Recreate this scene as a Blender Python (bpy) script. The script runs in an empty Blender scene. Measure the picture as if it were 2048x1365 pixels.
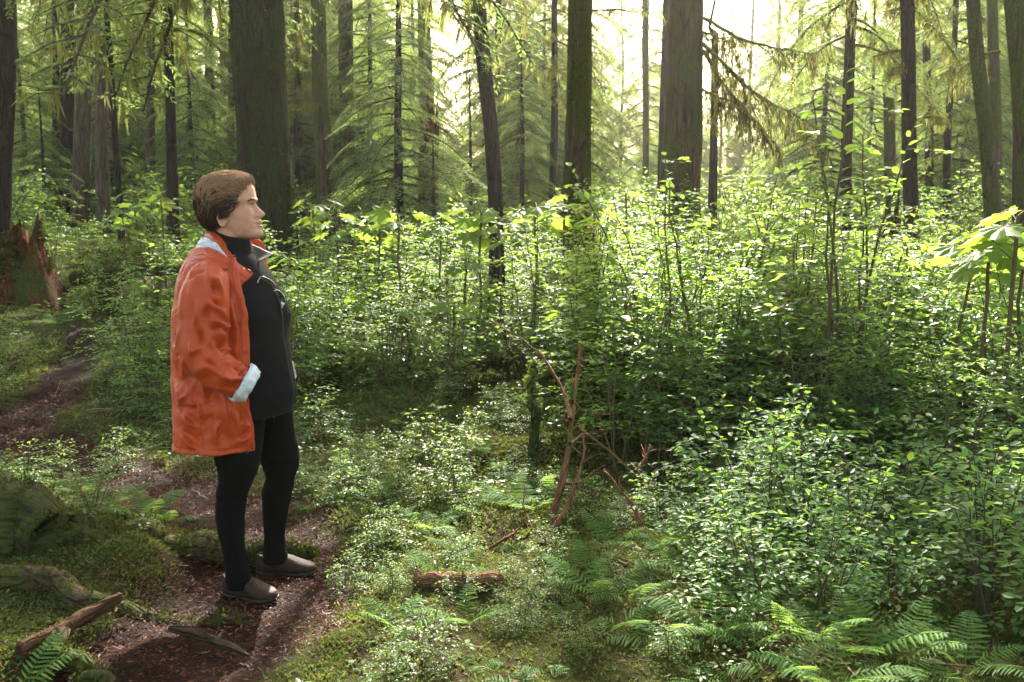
import bpy, math
import numpy as np
from mathutils import Vector

R = math.radians
SC = bpy.context.scene
COL = SC.collection

# ---------------------------------------------------------------- camera, sky, sun, exposure
FPX = 2000.0                      # focal length in pixels of the 2048 px wide photograph
CAMZ = 1.5
PITCH = math.atan(242.5 / FPX)
cd = bpy.data.cameras.new('camera')
cd.sensor_width = 36.0
cd.lens = 36.0 * FPX / 2048.0
cd.clip_start, cd.clip_end = 0.05, 2000.0
cd.dof.use_dof = True
cd.dof.focus_distance = 4.6
cd.dof.aperture_fstop = 6.3
cam = bpy.data.objects.new('camera', cd)
COL.objects.link(cam)
cam.location = (0, 0, CAMZ)
cam.rotation_euler = (R(90) - PITCH, 0, 0)
SC.camera = cam

SUN_EL, SUN_AZ = R(38), R(3.3)      # sun ahead of the camera, slightly to the right
w = bpy.data.worlds.new('World')
SC.world = w
w.use_nodes = True
nt = w.node_tree
bg = nt.nodes['Background']
sky = nt.nodes.new('ShaderNodeTexSky')
sky.sky_type = 'NISHITA'
sky.sun_disc = False
sky.sun_elevation = SUN_EL
sky.sun_rotation = SUN_AZ
sky.dust_density = 3.0
sky.ozone_density = 0.3
wm = nt.nodes.new('ShaderNodeMix'); wm.data_type = 'RGBA'; wm.blend_type = 'MULTIPLY'; wm.inputs[0].default_value = 1.0
wm.inputs[7].default_value = (1.0, .89, .70, 1)       # thin warm overcast in front of the blue
nt.links.new(sky.outputs[0], wm.inputs[6]); nt.links.new(wm.outputs[2], bg.inputs[0])
bg.inputs[1].default_value = 0.11

sl = bpy.data.lights.new('sun', 'SUN')
sl.energy = 4.2
sl.angle = R(0.9)
sl.color = (1.0, 0.945, 0.84)
sun = bpy.data.objects.new('sun', sl)
COL.objects.link(sun)
sdir = Vector((math.sin(SUN_AZ) * math.cos(SUN_EL), math.cos(SUN_AZ) * math.cos(SUN_EL), math.sin(SUN_EL)))
sun.rotation_euler = sdir.to_track_quat('Z', 'Y').to_euler()
sun.location = sdir * 60
sun['kind'] = 'helper'

vs = SC.view_settings
vs.view_transform = 'Standard'
vs.look = 'None'
vs.exposure = 2.75
HAZE = .0008
vs.gamma = 1.0
cy = SC.cycles
cy.use_denoising = True
cy.max_bounces = 7
cy.diffuse_bounces = 4
cy.transmission_bounces = 5
cy.glossy_bounces = 2
cy.volume_bounces = 0
cy.sample_clamp_indirect = 6.0
cy.caustics_reflective = False
cy.caustics_refractive = False
cy.use_adaptive_sampling = True

# ---------------------------------------------------------------- small maths
def hash3(ix, iy, iz, seed=0):
    n = (ix.astype(np.int64) * 374761393 + iy.astype(np.int64) * 668265263 + iz.astype(np.int64) * 1274126177 + seed * 974711) & 0xFFFFFFFF
    n = ((n ^ (n >> 13)) * 1103515245) & 0xFFFFFFFF
    n = ((n ^ (n >> 16)) * 2246822519) & 0xFFFFFFFF
    return ((n ^ (n >> 15)) & 0xFFFFFF) / float(0xFFFFFF)

def noise(x, y, z=0.0, seed=0):
    """smooth value noise, -1..1"""
    x, y, z = np.broadcast_arrays(np.asarray(x, float), np.asarray(y, float), np.asarray(z, float))
    ix, iy, iz = np.floor(x), np.floor(y), np.floor(z)
    fx, fy, fz = x - ix, y - iy, z - iz
    fx, fy, fz = (t * t * t * (t * (t * 6 - 15) + 10) for t in (fx, fy, fz))
    r = 0
    for a in (0, 1):
        for b in (0, 1):
            for c in (0, 1):
                wgt = (fx if a else 1 - fx) * (fy if b else 1 - fy) * (fz if c else 1 - fz)
                r = r + wgt * hash3(ix + a, iy + b, iz + c, seed)
    return r * 2 - 1

def fbm(x, y, z=0.0, oct=3, seed=0):
    r, a = 0, 1.0
    for i in range(oct):
        r = r + a * noise(np.asarray(x) * 2 ** i, np.asarray(y) * 2 ** i, np.asarray(z) * 2 ** i, seed + i * 17)
        a *= 0.5
    return r

def sstep(a, b, x):
    t = np.clip((np.asarray(x, float) - a) / (b - a), 0, 1)
    return t * t * (3 - 2 * t)

def unit(v):
    v = np.asarray(v, float)
    return v / np.maximum(np.linalg.norm(v, axis=-1, keepdims=True), 1e-9)

cP, sP = math.cos(PITCH), math.sin(PITCH)
def ray(px, py):
    u, v = (px - 1024) / FPX, (682.5 - py) / FPX
    return np.array([u, cP + v * sP, -sP + v * cP])

def at(px, py, Y):
    d = ray(px, py)
    return np.array([0, 0, CAMZ]) + d * (Y / d[1])

def pix(p):
    q = np.asarray(p, float) - np.array([0, 0, CAMZ])
    f = q[1] * cP - q[2] * sP
    u = q[1] * sP + q[2] * cP
    return 1024 + FPX * q[0] / f, 682.5 - FPX * u / f

# trail centre line (world metres) and half widths
TRAIL = np.array([(-1.7, 1.2, .40), (-1.45, 2.2, .40), (-1.20, 3.1, .37), (-1.05, 3.75, .38), (-1.08, 4.3, .40), (-1.35, 4.8, .38), (-1.9, 5.4, .32), (-2.6, 6.0, .30), (-3.2, 6.5, .30), (-3.5, 7.0, .26),
                  (-3.55, 7.6, .22), (-3.75, 8.4, .22), (-4.05, 9.3, .16), (-4.4, 10.0, .06)])

def resample(P, n):
    P = np.asarray(P, float)
    m = len(P)
    t = np.linspace(0, m - 1, n)
    i = np.clip(t.astype(int), 0, m - 2)
    f = (t - i)[:, None]
    p0 = P[np.maximum(i - 1, 0)]; p1 = P[i]; p2 = P[i + 1]; p3 = P[np.minimum(i + 2, m - 1)]
    return 0.5 * ((2 * p1) + (-p0 + p2) * f + (2 * p0 - 5 * p1 + 4 * p2 - p3) * f ** 2 + (-p0 + 3 * p1 - 3 * p2 + p3) * f ** 3)

TRS = resample(TRAIL, 140)
def trail_d(x, y):
    """signed: <0 inside the trail"""
    x, y = np.asarray(x, float), np.asarray(y, float)
    best = np.full(x.shape, 1e9)
    for cx, cy_, hw in TRS:
        best = np.minimum(best, np.hypot(x - cx, y - cy_) - hw)
    return best

def height(x, y, fine=True):
    x, y = np.asarray(x, float), np.asarray(y, float)
    z = .92 * sstep(5.5, 17, y) + .5 * sstep(17, 45, y) + 3.0 * sstep(50, 140, y)
    z = z + .25 * sstep(-1.8, -5, x) * sstep(5, 9, y)
    rough = .25 + .75 * sstep(4.5, 8, np.hypot(x + .9, y - 3.6) + 2)
    z = z + rough * (.16 * noise(x * .42, y * .42, 3) + .07 * noise(x * 1.1, y * 1.1, 9))
    z = z + .30 * np.exp(-(((x - 1.75) / 1.3) ** 2 + ((y - 7.2) / .95) ** 2))          # nurse-log mound
    z = z + .28 * np.exp(-(((x + .9) / .75) ** 2 + ((y - 8.0) / .6) ** 2))
    z = z + .18 * np.exp(-(((x + 2.25) / .7) ** 2 + ((y - 4.0) / .6) ** 2))
    z = z + .10 * np.exp(-(((x + 1.62) / .22) ** 2 + ((y - 3.95) / .18) ** 2))
    z = z - .10 * np.exp(-(((x - 1.5) / 1.0) ** 2 + ((y - 5.6) / .6) ** 2))
    z = z + .09 * sstep(4.6, 5.6, y) * sstep(1.2, .2, np.abs(x + .1)) * np.maximum(0, noise(x * 2.1, y * 2.1, 4))
    if fine:
        z = z + .03 * noise(x * 3.3, y * 3.3, 5) + .014 * noise(x * 8, y * 8, 7)
    return z

_gx = None
def ground(x, y):
    """terrain with the trail worn into it"""
    x, y = np.asarray(x, float), np.asarray(y, float)
    d = trail_d(x, y)
    k = np.exp(-(((x + .93) / .42) ** 4 + ((y - 3.95) / .42) ** 4))      # level standing place
    return (height(x, y) - .05 * sstep(.12, -.15, d)) * (1 - k) - .012 * k

def gz(x, y):
    return float(ground(np.array([x]), np.array([y]))[0])

def gnd(px, py):
    """where the ray of a pixel meets the terrain"""
    d = ray(px, py)
    t = np.linspace(1.5, 60, 3000)
    p = np.array([0, 0, CAMZ]) + t[:, None] * d
    hh = height(p[:, 0], p[:, 1])
    i = int(np.argmax(p[:, 2] < hh))
    return p[i] if i else p[-1]

# ---------------------------------------------------------------- mesh building
class Geo:
    def __init__(s):
        s.v, s.f, s.n = [], [], 0
    def add(s, V, F, mat=0):
        V = np.asarray(V, np.float32).reshape(-1, 3); F = np.asarray(F, np.int64)
        if len(V) == 0 or len(F) == 0: return s
        s.f.append((F + s.n, mat)); s.v.append(V); s.n += len(V)
        return s
    def put(s, g, M=None, T=None, S=1.0):
        """copy another Geo in, transformed"""
        V = np.concatenate(g.v)
        if M is not None: V = V @ np.asarray(M, np.float32).T
        V = V * S
        if T is not None: V = V + np.asarray(T, np.float32)
        s.v.append(V)
        for F, m in g.f: s.f.append((F + s.n, m))
        s.n += len(V)
        return s
    def mesh(s, name, mats, smooth=True):
        me = bpy.data.meshes.new(name)
        V = np.concatenate(s.v).astype(np.float32)
        me.vertices.add(len(V)); me.vertices.foreach_set('co', V.ravel())
        loops = np.concatenate([F.ravel() for F, m in s.f]).astype(np.int32)
        tot = np.concatenate([np.full(len(F), F.shape[1], np.int32) for F, m in s.f])
        mi = np.concatenate([np.full(len(F), m, np.int32) for F, m in s.f])
        start = np.concatenate([[0], np.cumsum(tot)[:-1]]).astype(np.int32)
        me.loops.add(len(loops)); me.loops.foreach_set('vertex_index', loops)
        me.polygons.add(len(tot)); me.polygons.foreach_set('loop_start', start)
        for m in mats: me.materials.append(m)
        me.polygons.foreach_set('material_index', mi)
        me.polygons.foreach_set('use_smooth', np.full(len(tot), bool(smooth)))
        me.update(calc_edges=True)
        return me
    def obj(s, name, mats, parent=None, loc=None, smooth=True):
        o = bpy.data.objects.new(name, s.mesh(name, mats if isinstance(mats, (list, tuple)) else [mats], smooth))
        COL.objects.link(o)
        if parent is not None: o.parent = parent
        if loc is not None: o.location = loc
        return o

def thing(name, label, cat, loc=(0, 0, 0), group=None, rz=0.0):
    o = bpy.data.objects.new(name, None)
    COL.objects.link(o)
    o.location = tuple(float(c) for c in loc); o.rotation_euler = (0, 0, rz)
    o.empty_display_size = .2
    return tag(o, label, cat, group)

def tag(o, label, cat=None, group=None, kind=None):
    if label: o['label'] = label
    if cat: o['category'] = cat
    if group: o['group'] = group
    if kind: o['kind'] = kind
    return o

def dup(root, loc, rz=0.0, sc=1.0, tilt=(0, 0)):
    r = root.copy(); COL.objects.link(r)
    r.location = tuple(float(c) for c in loc); r.rotation_euler = (tilt[0], tilt[1], rz); r.scale = (sc, sc, sc)
    for ch in root.children:
        c = ch.copy(); COL.objects.link(c); c.parent = r
        for g in ch.children:
            d = g.copy(); COL.objects.link(d); d.parent = c
    return r

def frames(P):
    P = np.asarray(P, float)
    T = unit(np.gradient(P, axis=0))
    ref = np.array([0, 0, 1.0]) if abs(T[0][2]) < .9 else np.array([1.0, 0, 0])
    N = np.zeros_like(T)
    n = unit(ref - T[0] * ref.dot(T[0]))
    for i in range(len(P)):
        n = unit(n - T[i] * n.dot(T[i])); N[i] = n
    return T, N, np.cross(T, N)

def tube(P, r, k=6, cap=True):
    P = np.asarray(P, float); m = len(P)
    r = np.broadcast_to(np.asarray(r, float), (m,) if np.ndim(r) < 2 else np.shape(r))
    T, N, B = frames(P)
    a = np.arange(k) * 2 * math.pi / k
    ring = N[:, None] * np.cos(a)[None, :, None] + B[:, None] * np.sin(a)[None, :, None]
    V = P[:, None] + ring * (r[:, None, None] if r.ndim == 1 else r[:, :, None])
    i = np.arange(m - 1)[:, None] * k; j = np.arange(k)[None]
    F = np.stack([i + j, i + (j + 1) % k, i + k + (j + 1) % k, i + k + j], -1).reshape(-1, 4)
    V = V.reshape(-1, 3)
    return V, F

def grid_faces(m, k, wrap=False):
    i = np.arange(m - 1)[:, None] * k
    j = np.arange(k if wrap else k - 1)[None]
    j2 = (j + 1) % k
    return np.stack([i + j, i + j2, i + k + j2, i + k + j], -1).reshape(-1, 4)

def set_flow(o, flow):
    """grain coordinates along a stem, for its bark texture"""
    a = o.data.attributes.new('grain', 'FLOAT_VECTOR', 'POINT'); a.data.foreach_set('vector', np.asarray(flow, np.float32).ravel())
def tube_flow(P, r, k, off=0.0):
    P = np.asarray(P, float); sl_ = np.concatenate([[0], np.cumsum(np.linalg.norm(np.diff(P, axis=0), axis=1))]) + off
    a = np.arange(k) * 2 * math.pi / k; r = np.broadcast_to(np.asarray(r, float).reshape(len(P), -1)[:, :1], (len(P), 1))
    return np.stack([r * np.cos(a) + off, r * np.sin(a), np.repeat(sl_[:, None], k, 1)], -1).reshape(-1, 3)

def scatter(P, Fp, M, T):
    """copies of a small prototype: P (k,3), M (n,3,3) columns = axes, T (n,3)"""
    M = np.asarray(M, np.float32); T = np.asarray(T, np.float32)
    V = np.einsum('nij,kj->nki', M, np.asarray(P, np.float32)) + T[:, None]
    n, k = len(T), len(P)
    F = (np.asarray(Fp)[None] + (np.arange(n) * k)[:, None, None]).reshape(-1, np.asarray(Fp).shape[1])
    return V.reshape(-1, 3), F

def axes(d, up, s=1.0):
    """matrices with columns d, side, normal from directions d (n,3) and rough normals up (n,3)"""
    d = unit(d); side = unit(np.cross(up, d)); n = np.cross(d, side)
    M = np.stack([d, side, n], -1)
    return M * (np.asarray(s)[:, None, None] if np.ndim(s) == 1 else (np.asarray(s)[:, None, :] if np.ndim(s) == 2 else s))

def smooth_path(pts, n, wob=0.0, seed=0, freq=3.0):
    P = resample(pts, n)
    if wob:
        t = np.linspace(0, freq * 4, n)
        P = P + wob * np.stack([noise(t, 1.3, seed), noise(t, 7.7, seed + 3), noise(t, 13.1, seed + 5)], 1)
    return P
# ---------------------------------------------------------------- materials
def new_mat(name):
    m = bpy.data.materials.new(name); m.use_nodes = True
    t = m.node_tree
    return m, t, t.nodes['Principled BSDF'], t.nodes['Material Output']

def nd(t, kind, **kw):
    n = t.nodes.new(kind)
    for k, v in kw.items():
        if k in n.inputs: n.inputs[k].default_value = v
        else: setattr(n, k, v)
    return n

def ramp(t, stops, src=None, interp='LINEAR'):
    n = t.nodes.new('ShaderNodeValToRGB')
    n.color_ramp.interpolation = interp
    e = n.color_ramp.elements
    while len(e) < len(stops): e.new(.5)
    for el, (p, c) in zip(e, stops):
        el.position = p; el.color = (*c, 1) if len(c) == 3 else c
    if src is not None: t.links.new(src, n.inputs[0])
    return n

def tex(t, scale, stretch=(1, 1, 1), kind='ShaderNodeTexNoise', detail=4.0, rough=.6, space='Object'):
    co = t.nodes.new('ShaderNodeTexCoord')
    mp = t.nodes.new('ShaderNodeMapping')
    mp.inputs['Scale'].default_value = stretch
    if space == 'grain':
        t.nodes.remove(co); co = t.nodes.new('ShaderNodeAttribute'); co.attribute_name = 'grain'; space = 'Vector'
    t.links.new(co.outputs[space], mp.inputs[0])
    n = t.nodes.new(kind)
    n.inputs['Scale'].default_value = scale
    if kind == 'ShaderNodeTexNoise':
        n.inputs['Detail'].default_value = detail; n.inputs['Roughness'].default_value = rough
    t.links.new(mp.outputs[0], n.inputs['Vector'])
    return n

def mixc(t, fac, a, b, mode='MIX'):
    n = t.nodes.new('ShaderNodeMix'); n.data_type = 'RGBA'; n.blend_type = mode
    for s, i in ((fac, 0), (a, 6), (b, 7)):
        if hasattr(s, 'links'): t.links.new(s, n.inputs[i])
        else: n.inputs[i].default_value = s if i == 0 else (*s, 1)
    return n.outputs[2]

def bump(t, h, strength=.5, dist=.02, to=None):
    b = t.nodes.new('ShaderNodeBump'); b.inputs['Strength'].default_value = strength; b.inputs['Distance'].default_value = dist
    t.links.new(h, b.inputs['Height'])
    if to is not None: t.links.new(b.outputs[0], to.inputs['Normal'])
    return b

def leaf_mat(name, cols, trans, rough=.35, spec=.5, tf=.45, objvar=.25, coat=0.0):
    """two-sided thin leaf: per-leaf colour, light shining through"""
    m, t, p, out = new_mat(name)
    g = t.nodes.new('ShaderNodeNewGeometry')
    oi = t.nodes.new('ShaderNodeObjectInfo')
    c = ramp(t, cols, g.outputs['Random Per Island'])
    hs = t.nodes.new('ShaderNodeHueSaturation')
    mr = t.nodes.new('ShaderNodeMapRange'); mr.inputs[3].default_value = 1 - objvar; mr.inputs[4].default_value = 1 + objvar
    t.links.new(oi.outputs['Random'], mr.inputs[0]); t.links.new(mr.outputs[0], hs.inputs['Value'])
    mr2 = t.nodes.new('ShaderNodeMapRange'); mr2.inputs[3].default_value = .485; mr2.inputs[4].default_value = .512
    t.links.new(oi.outputs['Random'], mr2.inputs[0]); t.links.new(mr2.outputs[0], hs.inputs['Hue'])
    t.links.new(c.outputs[0], hs.inputs['Color'])
    t.links.new(hs.outputs[0], p.inputs['Base Color'])
    p.inputs['Roughness'].default_value = rough
    p.inputs['Specular IOR Level'].default_value = spec
    if coat: p.inputs['Coat Weight'].default_value = coat; p.inputs['Coat Roughness'].default_value = .15
    tr = t.nodes.new('ShaderNodeBsdfTranslucent')
    tc = mixc(t, .75, hs.outputs[0], trans)
    t.links.new(tc, tr.inputs['Color'])
    mx = t.nodes.new('ShaderNodeMixShader'); mx.inputs[0].default_value = tf
    t.links.new(p.outputs[0], mx.inputs[1]); t.links.new(tr.outputs[0], mx.inputs[2])
    t.links.new(mx.outputs[0], out.inputs['Surface'])
    return m

def plain(name, col, rough=.6, spec=.3, metal=0.0, sheen=0.0):
    m, t, p, out = new_mat(name)
    p.inputs['Base Color'].default_value = (*col, 1); p.inputs['Roughness'].default_value = rough
    p.inputs['Specular IOR Level'].default_value = spec; p.inputs['Metallic'].default_value = metal
    if sheen: p.inputs['Sheen Weight'].default_value = sheen; p.inputs['Sheen Roughness'].default_value = .4
    return m

def bark_mat(name, dark, light, moss=.35, mosscol=(.05, .075, .012), scale=9.0, seedoff=0.0, furrow=1.0, grain=False, mscale=1.6, gs=.18):
    m, t, p, out = new_mat(name)
    TX = lambda *a, **k_: tex(t, *a, space='grain' if grain else 'Object', **k_)
    n1 = TX(scale, (1, 1, gs), detail=6, rough=.65)
    v = TX(scale * 1.6, (1, 1, gs * .67), 'ShaderNodeTexVoronoi'); v.feature = 'DISTANCE_TO_EDGE'
    n2 = tex(t, mscale, (1.4, 1.4, .5), detail=6, rough=.65)
    n3 = TX(60, (1, 1, .6), detail=3)
    c = ramp(t, [(.28, dark), (.72, light)], n1.outputs[0])
    vr = ramp(t, [(0, (.35, .33, .32)), (.12, (1, 1, 1))], v.outputs['Distance'])
    col = mixc(t, .8 * furrow, c.outputs[0], vr.outputs[0], 'MULTIPLY')
    fl = ramp(t, [(.3, (.75, .75, .75)), (.7, (1.3, 1.3, 1.3))], n3.outputs[0])
    col = mixc(t, .5, col, fl.outputs[0], 'MULTIPLY')
    mm = ramp(t, [(.62 - moss * .5, (0, 0, 0)), (.72 - moss * .5, (1, 1, 1))], n2.outputs[0])
    mc = ramp(t, [(.25, tuple(x * .45 for x in mosscol)), (.75, tuple(x * 1.5 for x in mosscol))], n3.outputs[0])
    col = mixc(t, mm.outputs[0], col, mc.outputs[0])
    t.links.new(col, p.inputs['Base Color'])
    p.inputs['Roughness'].default_value = .9; p.inputs['Specular IOR Level'].default_value = .15
    a = t.nodes.new('ShaderNodeMath'); a.operation = 'MULTIPLY_ADD'; a.inputs[1].default_value = .6
    t.links.new(vr.outputs[0], a.inputs[0]); t.links.new(n1.outputs[0], a.inputs[2])
    a2 = t.nodes.new('ShaderNodeMath'); a2.operation = 'MULTIPLY_ADD'; a2.inputs[1].default_value = .5
    t.links.new(n3.outputs[0], a2.inputs[0]); t.links.new(a.outputs[0], a2.inputs[2])
    bump(t, a2.outputs[0], .9, .03, p)
    return m

G1, G2, G3 = (.030, .075, .020), (.055, .115, .030), (.090, .150, .035)
M_SHRUB = leaf_mat('huckleberry_leaf', [(0, (.034, .090, .028)), (.5, (.062, .14, .040)), (.90, (.11, .18, .04)), (1, (.26, .22, .03))], (.44, .68, .08), rough=.42, spec=.26, tf=.5)
M_SHRUB_DARK = leaf_mat('glossy_bush_leaf', [(0, (.042, .115, .040)), (.6, (.075, .17, .052)), (.95, (.12, .20, .05)), (1, (.28, .25, .04))], (.38, .66, .08), rough=.48, spec=.16, tf=.45)
M_BROAD = leaf_mat('pale_broad_leaf', [(0, (.07, .16, .035)), (.8, (.12, .22, .05)), (1, (.35, .28, .04))], (.44, .66, .08), rough=.5, spec=.2, tf=.5)
M_CLUB = leaf_mat('broad_lobed_leaf', [(0, (.08, .17, .03)), (.55, (.10, .20, .03)), (.75, (.24, .25, .03)), (1, (.42, .33, .03))], (.42, .58, .07), rough=.5, spec=.2, tf=.5)
M_FERN = leaf_mat('fern_leaf', [(0, (.055, .12, .03)), (1, (.11, .20, .05))], (.36, .55, .09), rough=.6, spec=.08, tf=.42)
M_FERN_BROWN = leaf_mat('dry_fern_leaf', [(0, (.22, .09, .03)), (1, (.30, .15, .05))], (.35, .16, .05), rough=.6, spec=.2, tf=.35)
M_NEEDLE = leaf_mat('spruce_needles', [(0, (.040, .080, .025)), (.6, (.065, .115, .035)), (1, (.10, .14, .04))], (.38, .54, .11), rough=.6, spec=.15, tf=.5, objvar=.2)
M_NEEDLE_PALE = leaf_mat('hemlock_needles', [(0, (.075, .13, .06)), (1, (.13, .20, .085))], (.44, .60, .12), rough=.6, spec=.2, tf=.5, objvar=.15)
M_HANG = leaf_mat('hanging_moss', [(0, (.055, .060, .016)), (1, (.13, .13, .035))], (.38, .38, .10), rough=.9, spec=.05, tf=.5)
M_HANG_DARK = leaf_mat('dark_hanging_moss', [(0, (.022, .024, .008)), (1, (.065, .062, .02))], (.22, .20, .05), rough=.9, spec=.03, tf=.35)
M_MOSS = leaf_mat('ground_moss', [(0, (.034, .066, .013)), (.45, (.072, .118, .024)), (.75, (.12, .15, .034)), (.85, (.16, .11, .035)), (1, (.14, .065, .025))], (.27, .33, .05), rough=.55, spec=.3, tf=.35)
M_HERB = leaf_mat('herb_leaf', [(0, (.04, .10, .03)), (.6, (.075, .15, .04)), (1, (.14, .20, .04))], (.30, .48, .06), rough=.42, spec=.3, tf=.4)
M_LITTER = leaf_mat('needle_litter', [(0, (.030, .010, .004)), (.45, (.105, .034, .011)), (.92, (.21, .075, .026)), (1, (.34, .19, .09))], (.14, .05, .03), rough=.6, spec=.2, tf=.15)
M_TWIG = plain('twig_bark', (.060, .045, .028), .8, .2)
M_STICK = leaf_mat('fallen_stick', [(0, (.05, .026, .016)), (.6, (.14, .070, .04)), (1, (.30, .19, .12))], (.1, .05, .03), rough=.6, spec=.25, tf=.0)
M_TWIG_RED = plain('shrub_stem', (.085, .065, .03), .7, .25)
M_LIMB = bark_mat('mossy_limb', (.035, .028, .018), (.085, .065, .04), moss=.62, mosscol=(.13, .14, .025), scale=14)
M_BARK_BIG = bark_mat('big_mossy_bark', (.009, .006, .0045), (.046, .030, .019), moss=.46, mosscol=(.026, .033, .007), scale=8, mscale=4.0, furrow=1.25)
M_BARK_DARK = bark_mat('dark_bark', (.014, .010, .009), (.05, .036, .028), moss=.12, mosscol=(.04, .05, .012), scale=16)
M_BARK_GREY = bark_mat('grey_bark', (.055, .040, .030), (.16, .12, .09), moss=.18, mosscol=(.08, .09, .02), scale=13)
M_BARK_BROWN = bark_mat('brown_furrowed_bark', (.034, .021, .011), (.115, .073, .040), moss=.32, mosscol=(.055, .065, .012), scale=11, mscale=2.5)
M_BARK_MOSS = bark_mat('half_mossy_bark', (.045, .033, .023), (.13, .095, .065), moss=.42, mosscol=(.06, .07, .014), scale=12)
M_BARK_RED = bark_mat('red_rotten_wood', (.050, .016, .008), (.18, .058, .026), moss=.22, mosscol=(.05, .06, .012), scale=9)
M_ROOT = bark_mat('mossy_root', (.045, .030, .020), (.13, .085, .05), moss=.40, mosscol=(.05, .060, .012), scale=14, grain=True, gs=.5, mscale=5)
M_ROOT_BARE = bark_mat('bare_root_bark', (.030, .018, .012), (.085, .050, .032), moss=.12, scale=16, grain=True)
M_STICK_BROWN = bark_mat('brown_broken_wood', (.040, .020, .010), (.15, .075, .036), moss=.10, scale=22, furrow=.7, grain=True)
M_LOGMOSS = bark_mat('moss_covered_log', (.018, .012, .008), (.055, .034, .022), moss=.5, mosscol=(.038, .046, .010), scale=9, grain=True, gs=.6, mscale=5)
M_DEAD = bark_mat('peeled_dead_wood', (.08, .034, .017), (.30, .145, .075), moss=.05, scale=24, furrow=.5, grain=True)

def ground_mat():
    m, t, p, out = new_mat('moss_and_humus')
    n1 = tex(t, .9, detail=6, rough=.62)
    n2 = tex(t, 7, detail=6, rough=.7)
    n3 = tex(t, 45, detail=8, rough=.75)
    soil = ramp(t, [(.3, (.030, .016, .010)), (.7, (.095, .048, .028))], n3.outputs[0])
    moss = ramp(t, [(.25, (.035, .050, .010)), (.6, (.095, .115, .022)), (.85, (.15, .15, .035))], n2.outputs[0])
    mask = ramp(t, [(.40, (0, 0, 0)), (.52, (1, 1, 1))], n1.outputs[0])
    br = ramp(t, [(.45, (0, 0, 0)), (.62, (1, 1, 1))], n2.outputs[0])
    mk = mixc(t, .35, mask.outputs[0], br.outputs[0])
    col = mixc(t, mk, soil.outputs[0], moss.outputs[0])
    fine = ramp(t, [(.3, (.5, .5, .5)), (.7, (1.35, 1.35, 1.35))], n3.outputs[0])
    col = mixc(t, .7, col, fine.outputs[0], 'MULTIPLY')
    t.links.new(col, p.inputs['Base Color'])
    p.inputs['Roughness'].default_value = .9; p.inputs['Specular IOR Level'].default_value = .06
    bump(t, n3.outputs[0], 1.0, .06, p)
    return m
M_GROUND = ground_mat()

def path_mat():
    m, t, p, out = new_mat('red_needle_trail')
    n1 = tex(t, 2.2, detail=5)
    n2 = tex(t, 55, (1, 1, 1), detail=5, rough=.75)
    v = tex(t, 120, (1, .5, 1), 'ShaderNodeTexVoronoi')
    c = ramp(t, [(.3, (.012, .005, .002)), (.52, (.052, .019, .007)), (.75, (.12, .045, .015))], n2.outputs[0])
    c2 = mixc(t, .35, c.outputs[0], v.outputs['Color'], 'MULTIPLY')
    d = ramp(t, [(.35, (.55, .5, .5)), (.65, (1.1, 1.1, 1.1))], n1.outputs[0])
    col = mixc(t, .8, c2, d.outputs[0], 'MULTIPLY')
    t.links.new(col, p.inputs['Base Color'])
    rr = ramp(t, [(.4, (.55, .55, .55)), (.6, (.9, .9, .9))], n1.outputs[0])
    t.links.new(rr.outputs[0], p.inputs['Roughness']); p.inputs['Specular IOR Level'].default_value = .12
    bump(t, n2.outputs[0], 1.0, .05, p)
    return m
M_PATH = path_mat()
# ---------------------------------------------------------------- terrain, trail, ground cover
def graded(a, b, step, far0, far1, n0, n1):
    mid = np.arange(a, b + 1e-6, step)
    lo = a - (np.geomspace(step, a - far0 + step, n0) - step)[1:][::-1] if n0 else []
    hi = b + (np.geomspace(step, far1 - b + step, n1) - step)[1:]
    return np.concatenate([lo, mid, hi])

gx = graded(-4.5, 4.5, .05, -250, 250, 50, 50)
gy = graded(1.5, 10.5, .05, -20, 260, 30, 60)
GX, GY = np.meshgrid(gx, gy)
GZ = ground(GX, GY)
far = np.hypot(GX, GY)
GZ = np.where(far > 200, GZ + (far - 200) * .0, GZ)
g = Geo().add(np.stack([GX, GY, GZ], -1), grid_faces(len(gy), len(gx)))
o = g.obj('ground', M_GROUND); tag(o, None, None, None, 'structure')

# the trail: a sheet following the worn terrain, ragged edges
nL, nW = 420, 34
cl = resample(TRAIL, nL)
tan = unit(np.gradient(cl[:, :2], axis=0)); nor = np.stack([-tan[:, 1], tan[:, 0]], 1)
s = np.linspace(-1, 1, nW)
arc = np.linspace(0, 40, nL)
el = 1.0 + .22 * fbm(arc * .9, 3.1, 0, 3, 5); er = 1.0 + .22 * fbm(arc * .9, 9.7, 0, 3, 8)
wid = np.where(s[None] < 0, el[:, None], er[:, None]) * cl[:, 2:3] * s[None]
PX = cl[:, 0:1] + nor[:, 0:1] * wid; PY = cl[:, 1:2] + nor[:, 1:2] * wid
edge = np.abs(s)[None] ** 6
PZ = ground(PX, PY) + .012 - .018 * edge + .006 * fbm(PX * 9, PY * 9, 0, 2, 3)
g = Geo().add(np.stack([PX, PY, PZ], -1), grid_faces(nL, nW))
o = g.obj('path', M_PATH); tag(o, None, None, None, 'structure')

rs = np.random.default_rng(11)
def spread(n, x0, x1, y0, y1, keep):
    x = rs.uniform(x0, x1, n); y = rs.uniform(y0, y1, n)
    # only what can be seen: inside the view wedge
    ok = (np.abs(x) < .56 * y + .35)
    x, y = x[ok], y[ok]
    k = keep(x, y) > rs.uniform(0, 1, len(x))
    return x[k], y[k]

def rand_axes(n, up_jit, dz=(0, .6)):
    a = rs.uniform(0, 2 * math.pi, n)
    d = np.stack([np.cos(a), np.sin(a), rs.uniform(*dz, n)], 1)
    up = np.stack([rs.normal(0, up_jit, n), rs.normal(0, up_jit, n), np.ones(n)], 1)
    return d, up

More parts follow.
